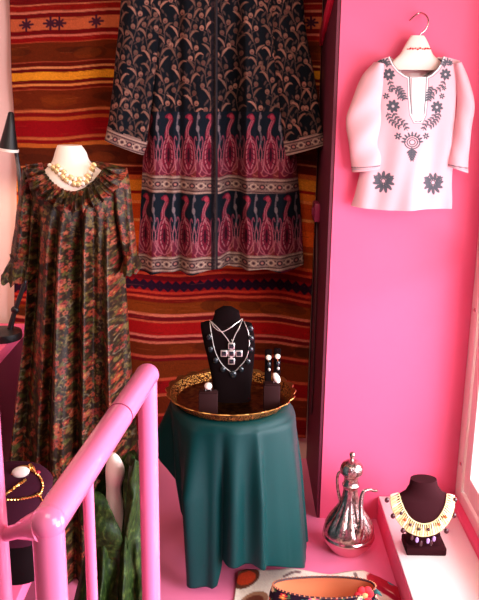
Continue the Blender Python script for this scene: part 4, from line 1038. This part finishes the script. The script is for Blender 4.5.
def build_plum_bust():
    YQ = 1.50
    c = at(14, 575, YQ); X = float(c[0])
    def sec(xl, xr, y, ry, p=2.3, dy=0.0):
        a, b = at(xl, y, YQ + dy), at(xr, y, YQ + dy); return ((a[0] + b[0]) / 2, YQ + dy, (a[2] + b[2]) / 2, (b[0] - a[0]) / 2, ry, p, 0.0)
    root = empty('jewellery_bust', (X, YQ, ZD), 'plum velvet bust with gold chain beside the pink handrail post', 'display bust')
    d = loft([sec(-22, 36, 541, 0.028, 2.4, -0.01), sec(-24, 42, 524, 0.034, 2.2, -0.012), sec(-25, 49, 503, 0.036, 2.1, 0.0), sec(-25, 52.5, 485, 0.034, 2.1, 0.014), sec(-22, 51, 474, 0.028, 2.0, 0.024), sec(-12, 42, 466, 0.020, 2.0, 0.03), sec(0, 30, 463, 0.010, 2.0, 0.032)], 44, True, 40)
    obj('torso', d, M['plum_velvet'], root)
    obj('foot', loft([(X, YQ + 0.01, ZD, 0.058, 0.05, 2.6, 0.0), (X, YQ + 0.01, ZD + 0.02, 0.056, 0.048, 2.6, 0.0), sec(-14, 36, 552, 0.04, 2.4, 0.0), sec(-16, 36, 536, 0.03, 2.4, -0.005)], 36, True, 20), M['black_velvet'], root)
    tr = bvh(d)
    nk = empty('pendant_necklace', onto(tr, 20, 473, 0.006)[0], 'gold chain with white oval pendant on the plum velvet bust', 'necklace')
    p, nn = onto(tr, 21, 473, 0.006)
    pen = obj('oval_pendant', xf(ball((0, 0, 0), 0.0190, 0.0065, 0.0125, 20, 10), Matrix.Translation(Vector(p)) @ Matrix.Rotation(-0.25, 4, 'Y')), M['pearl'], nk)
    obj('setting', tube([p + np.array([0.0195 * math.cos(t) * math.cos(.25) - 0.0125 * math.sin(t) * math.sin(.25) * -1, 0.002, 0.0125 * math.sin(t) * math.cos(.25) + 0.0195 * math.cos(t) * math.sin(.25)]) for t in np.linspace(0, 2 * PI, 30, endpoint=False)], 0.0018, 6, closed=True), M['gold'], pen)
    def chain(pts, r=0.0022): return tube([onto(tr, x, y, 0.003)[0] + np.array([0, 0.0009 * math.sin(i * 2.2), 0.0009 * math.cos(i * 2.2)]) for i, (x, y) in enumerate(catmull(pts, 44))], r, 6)
    obj('gold_chain', chain([(29, 468), (34, 472), (40, 478), (42.5, 486), (40, 493), (37, 495)]), M['gold'], nk)
    obj('gold_chain', chain([(38, 495), (30, 497), (20, 499), (8, 499.5), (-8, 499)]), M['gold'], nk)
    obj('gold_chain', chain([(26, 480), (20, 484), (12, 490), (2, 497)], 0.0026), M['gold'], nk)
    obj('clasp', tube([onto(tr, x, y, 0.004)[0] for x, y in [(30, 466), (32, 469), (35, 473)]], [0.004, 0.006, 0.003], 10, 10), M['gold'], nk)
    obj('clasp', ball(tuple(onto(tr, 38, 494.5, 0.004)[0]), 0.0045), M['gold'], nk)
    obj('red_bead', ball(tuple(onto(tr, 37.5, 473, 0.004)[0]), 0.006, 0.004, 0.004), mat('red_bead', (176, 26, 50), 0.3), nk)
    obj('tail', chain([(40, 496), (42, 500), (44, 503)], 0.0012), M['gold'], nk)
build_plum_bust()

# ------------------------------------------------------------------ embroidered floor cloth and purse at the front
def build_front():
    c = Canvas(215, 560, 440, 690, (250, 232, 212))
    def med(x, y, r, core, ringc, leafs=True):
        c.ell(x, y, r * 1.35, r * 0.78, -0.5, ringc); c.ell(x, y, r * 0.95, r * 0.55, -0.4, core)
    med(246, 579, 11, (232, 74, 40), (112, 62, 44)); med(252, 604, 13, (120, 60, 44), (170, 120, 90)); med(290, 628, 14, (224, 64, 44), (110, 60, 50))
    med(350, 640, 14, (224, 64, 44), (110, 60, 50)); med(235, 645, 12, (30, 110, 110), (120, 60, 50))
    for x, y in ((330, 660), (390, 640), (420, 600), (270, 665)): med(x, y, 11, (200, 50, 60), (60, 70, 60))
    c.line([(372, 578), (384, 582), (396, 589), (404, 597)], 11, (198, 44, 64), 1, 20); c.line([(378, 588), (400, 602)], 5, (176, 30, 60))
    c.ell(392, 582.5, 4.6, 3.0, 0.3, (84, 176, 178))
    c.line([(355, 575), (358, 581), (365, 584)], 3.5, (130, 110, 104), 0.9, 10); c.line([(284, 577), (292, 573.5), (300, 573)], 2.2, (120, 80, 80), 0.9)
    c.speck(0.03)
    n, m = 150, 100
    S, V = np.meshgrid(np.linspace(0, 1, n), np.linspace(0, 1, m))
    ys = 573 + 115 * V + 0 * S
    tp = np.interp(S, [0, 0.05, 0.3, 0.55, 0.75, 0.85, 1], [573, 570, 569, 574, 571, 577, 592])
    ys = tp + (690 - tp) * V; xs = 238 + (405 - 238) * S + (S - 0.5) * 30 * V - 3 * V
    P = np.array([[atz(xs[i, j], ys[i, j], 0.005) for j in range(n)] for i in range(m)])
    P[..., 2] += 0.003 * np.sin(xs / 9) * np.sin(ys / 11) + 0.002
    idx = np.arange(n * m).reshape(m, n); Fc = np.stack([idx[:-1, :-1], idx[1:, :-1], idx[1:, 1:], idx[:-1, 1:]], -1).reshape(-1, 4)
    o = obj('embroidered_cloth', (P.reshape(-1, 3).tolist(), Fc.tolist(), c.sample(xs, ys).reshape(-1, 3)), M['cloth'], sharp=0)
    sm = o.modifiers.new('thick', 'SOLIDIFY'); sm.thickness = 0.004; sm.offset = -1
    tag(o, 'cream cloth with red and brown flowers spread on the floor before the table', 'cloth')
    # oval embroidered pouch standing open
    zr = 0.105; ct = atz(324, 586.5, zr); cx, cy = float(ct[0]), float(ct[1]); z0 = 0.013
    root = empty('embroidered_pouch', (cx, cy, z0), 'oval dark embroidered pouch with tan lining open at the bottom edge', 'pouch')
    N, K = 220, 60
    def wall(rx, ry, flip=False, bulge=0.01, ztop=zr, zb=z0):
        V, Fc = [], []
        for k in range(K):
            t = k / (K - 1); z = zb + (ztop - zb) * t; bl = bulge * math.sin(t * PI)
            for j in range(N):
                a_ = 2 * PI * j / N; V.append((cx + (rx + bl) * math.cos(a_), cy + (ry + bl) * math.sin(a_), z + 0.004 * math.sin(a_ * 2 + 1) * t))
        for k in range(K - 1):
            for j in range(N):
                j2 = (j + 1) % N; Fc.append((k * N + j, k * N + j2, (k + 1) * N + j2, (k + 1) * N + j))
        Fc.append(tuple(range(N))[::-1])
        return V, Fc
    RX, RY = 0.160, 0.058
    cc = Canvas(0, 0, 220, 60, (34, 16, 34), 2.0)
    for k in range(150):
        x, y = RNG.uniform(0, 220), RNG.uniform(2, 58); col = [(206, 40, 60), (230, 120, 60), (60, 130, 120), (240, 210, 170), (110, 70, 150), (220, 90, 130)][k % 6]
        for p in range(5): c_ = 2 * PI * p / 5; cc.ell(x + 2.2 * math.cos(c_), y + 2.2 * math.sin(c_), 1.9, 1.3, c_, col)
        cc.ell(x, y, 1.2, 1.2, 0, (250, 220, 120)); cc.ell(x + 5, y + 2, 2.6, 1.0, k, (80, 120, 70))
    d = wall(RX, RY); J, Kk = np.meshgrid(np.arange(N), np.arange(K))
    obj('outer_shell', (d[0], d[1], cc.sample(J.ravel() * 1.0, Kk.ravel() * 1.0)), M['cloth'], root, sharp=50)
    obj('lining', wall(RX - 0.006, RY - 0.006, zb=z0 + 0.01), M['tan'], root, sharp=50)
    obj('beaded_rim', tube([(cx + (RX - 0.003) * math.cos(t), cy + (RY - 0.003) * math.sin(t), zr + 0.004 * math.sin(t * 2 + 1) + 0.0008 * math.sin(t * 120)) for t in np.linspace(0, 2 * PI, 360, endpoint=False)], 0.0034, 6, closed=True), mat('dark_rim_cord', (54, 20, 30), 0.6), root)
    bd = mesh('rim_bead', *ball((0, 0, 0), 0.0026, 0.0026, 0.0026, 8, 6)); bd.materials.append(M['tan'])
    for k in range(60):
        t = 2 * PI * k / 60; link('rim_bead', bd, None, root, (cx + (RX - 0.001) * math.cos(t), cy + (RY - 0.001) * math.sin(t), zr + 0.004 * math.sin(t * 2 + 1) + 0.0022))
    # raised felt flower at its right end
    fx = atz(364, 594, zr - 0.005); fl = []
    for k in range(6):
        an = k * PI / 3; fl.append(ball((fx[0] + 0.018 * math.cos(an), fx[1] - 0.002 * k % 2, fx[2] + 0.018 * math.sin(an)), 0.014, 0.009, 0.012, 10, 7))
    f_ = obj('felt_flower', join(*fl), mat('red_felt', (222, 44, 56), 0.9), root)
    obj('flower_centre', ball((fx[0], fx[1] - 0.008, fx[2]), 0.011, 0.007, 0.010), mat('peach_felt', (250, 170, 110), 0.9), f_)
    lf = obj('felt_leaf', tube([fx + np.array([0.022, 0.004, 0.0]), fx + np.array([0.040, 0.004, 0.006]), fx + np.array([0.056, 0.006, -0.010])], [0.004, 0.011, 0.002], 10, 14, flat=0.5), mat('teal_felt', (40, 96, 92), 0.9), root)
build_front()

# ------------------------------------------------------------------ small fittings
p0, p1 = at(312.3, 201, YB - 0.12), at(319.5, 219, YB - 0.12)
sw = tag(obj('switch_box', box(XL - 0.022, XL, YB - 0.20, YB - 0.10, float(p1[2]), float(p0[2]), 0.004), M['switch']), 'magenta switch box on the dark return beside the rug', 'switch')
obj('rocker', box(XL - 0.027, XL - 0.021, YB - 0.165, YB - 0.135, float(p1[2]) + 0.02, float(p0[2]) - 0.02, 0.002), M['switch'], sw)
yq = YB - 0.22
zt, zb = float(p1[2]), 0.33
cb = tag(obj('cable', tube([(XL - 0.006, YB - 0.15, zt + 0.01), (XL - 0.006, YB - 0.17, zt - 0.06), (XL - 0.006, yq, zt - 0.2), (XL - 0.006, yq - 0.01, zb + 0.2), (XL - 0.006, yq, zb), (XL - 0.006, yq + 0.02, zb - 0.03)], 0.005, 8, 60), mat('brown_cable', (70, 30, 34), 0.5)), 'thin dark cable running down the return under the switch box', 'cable')
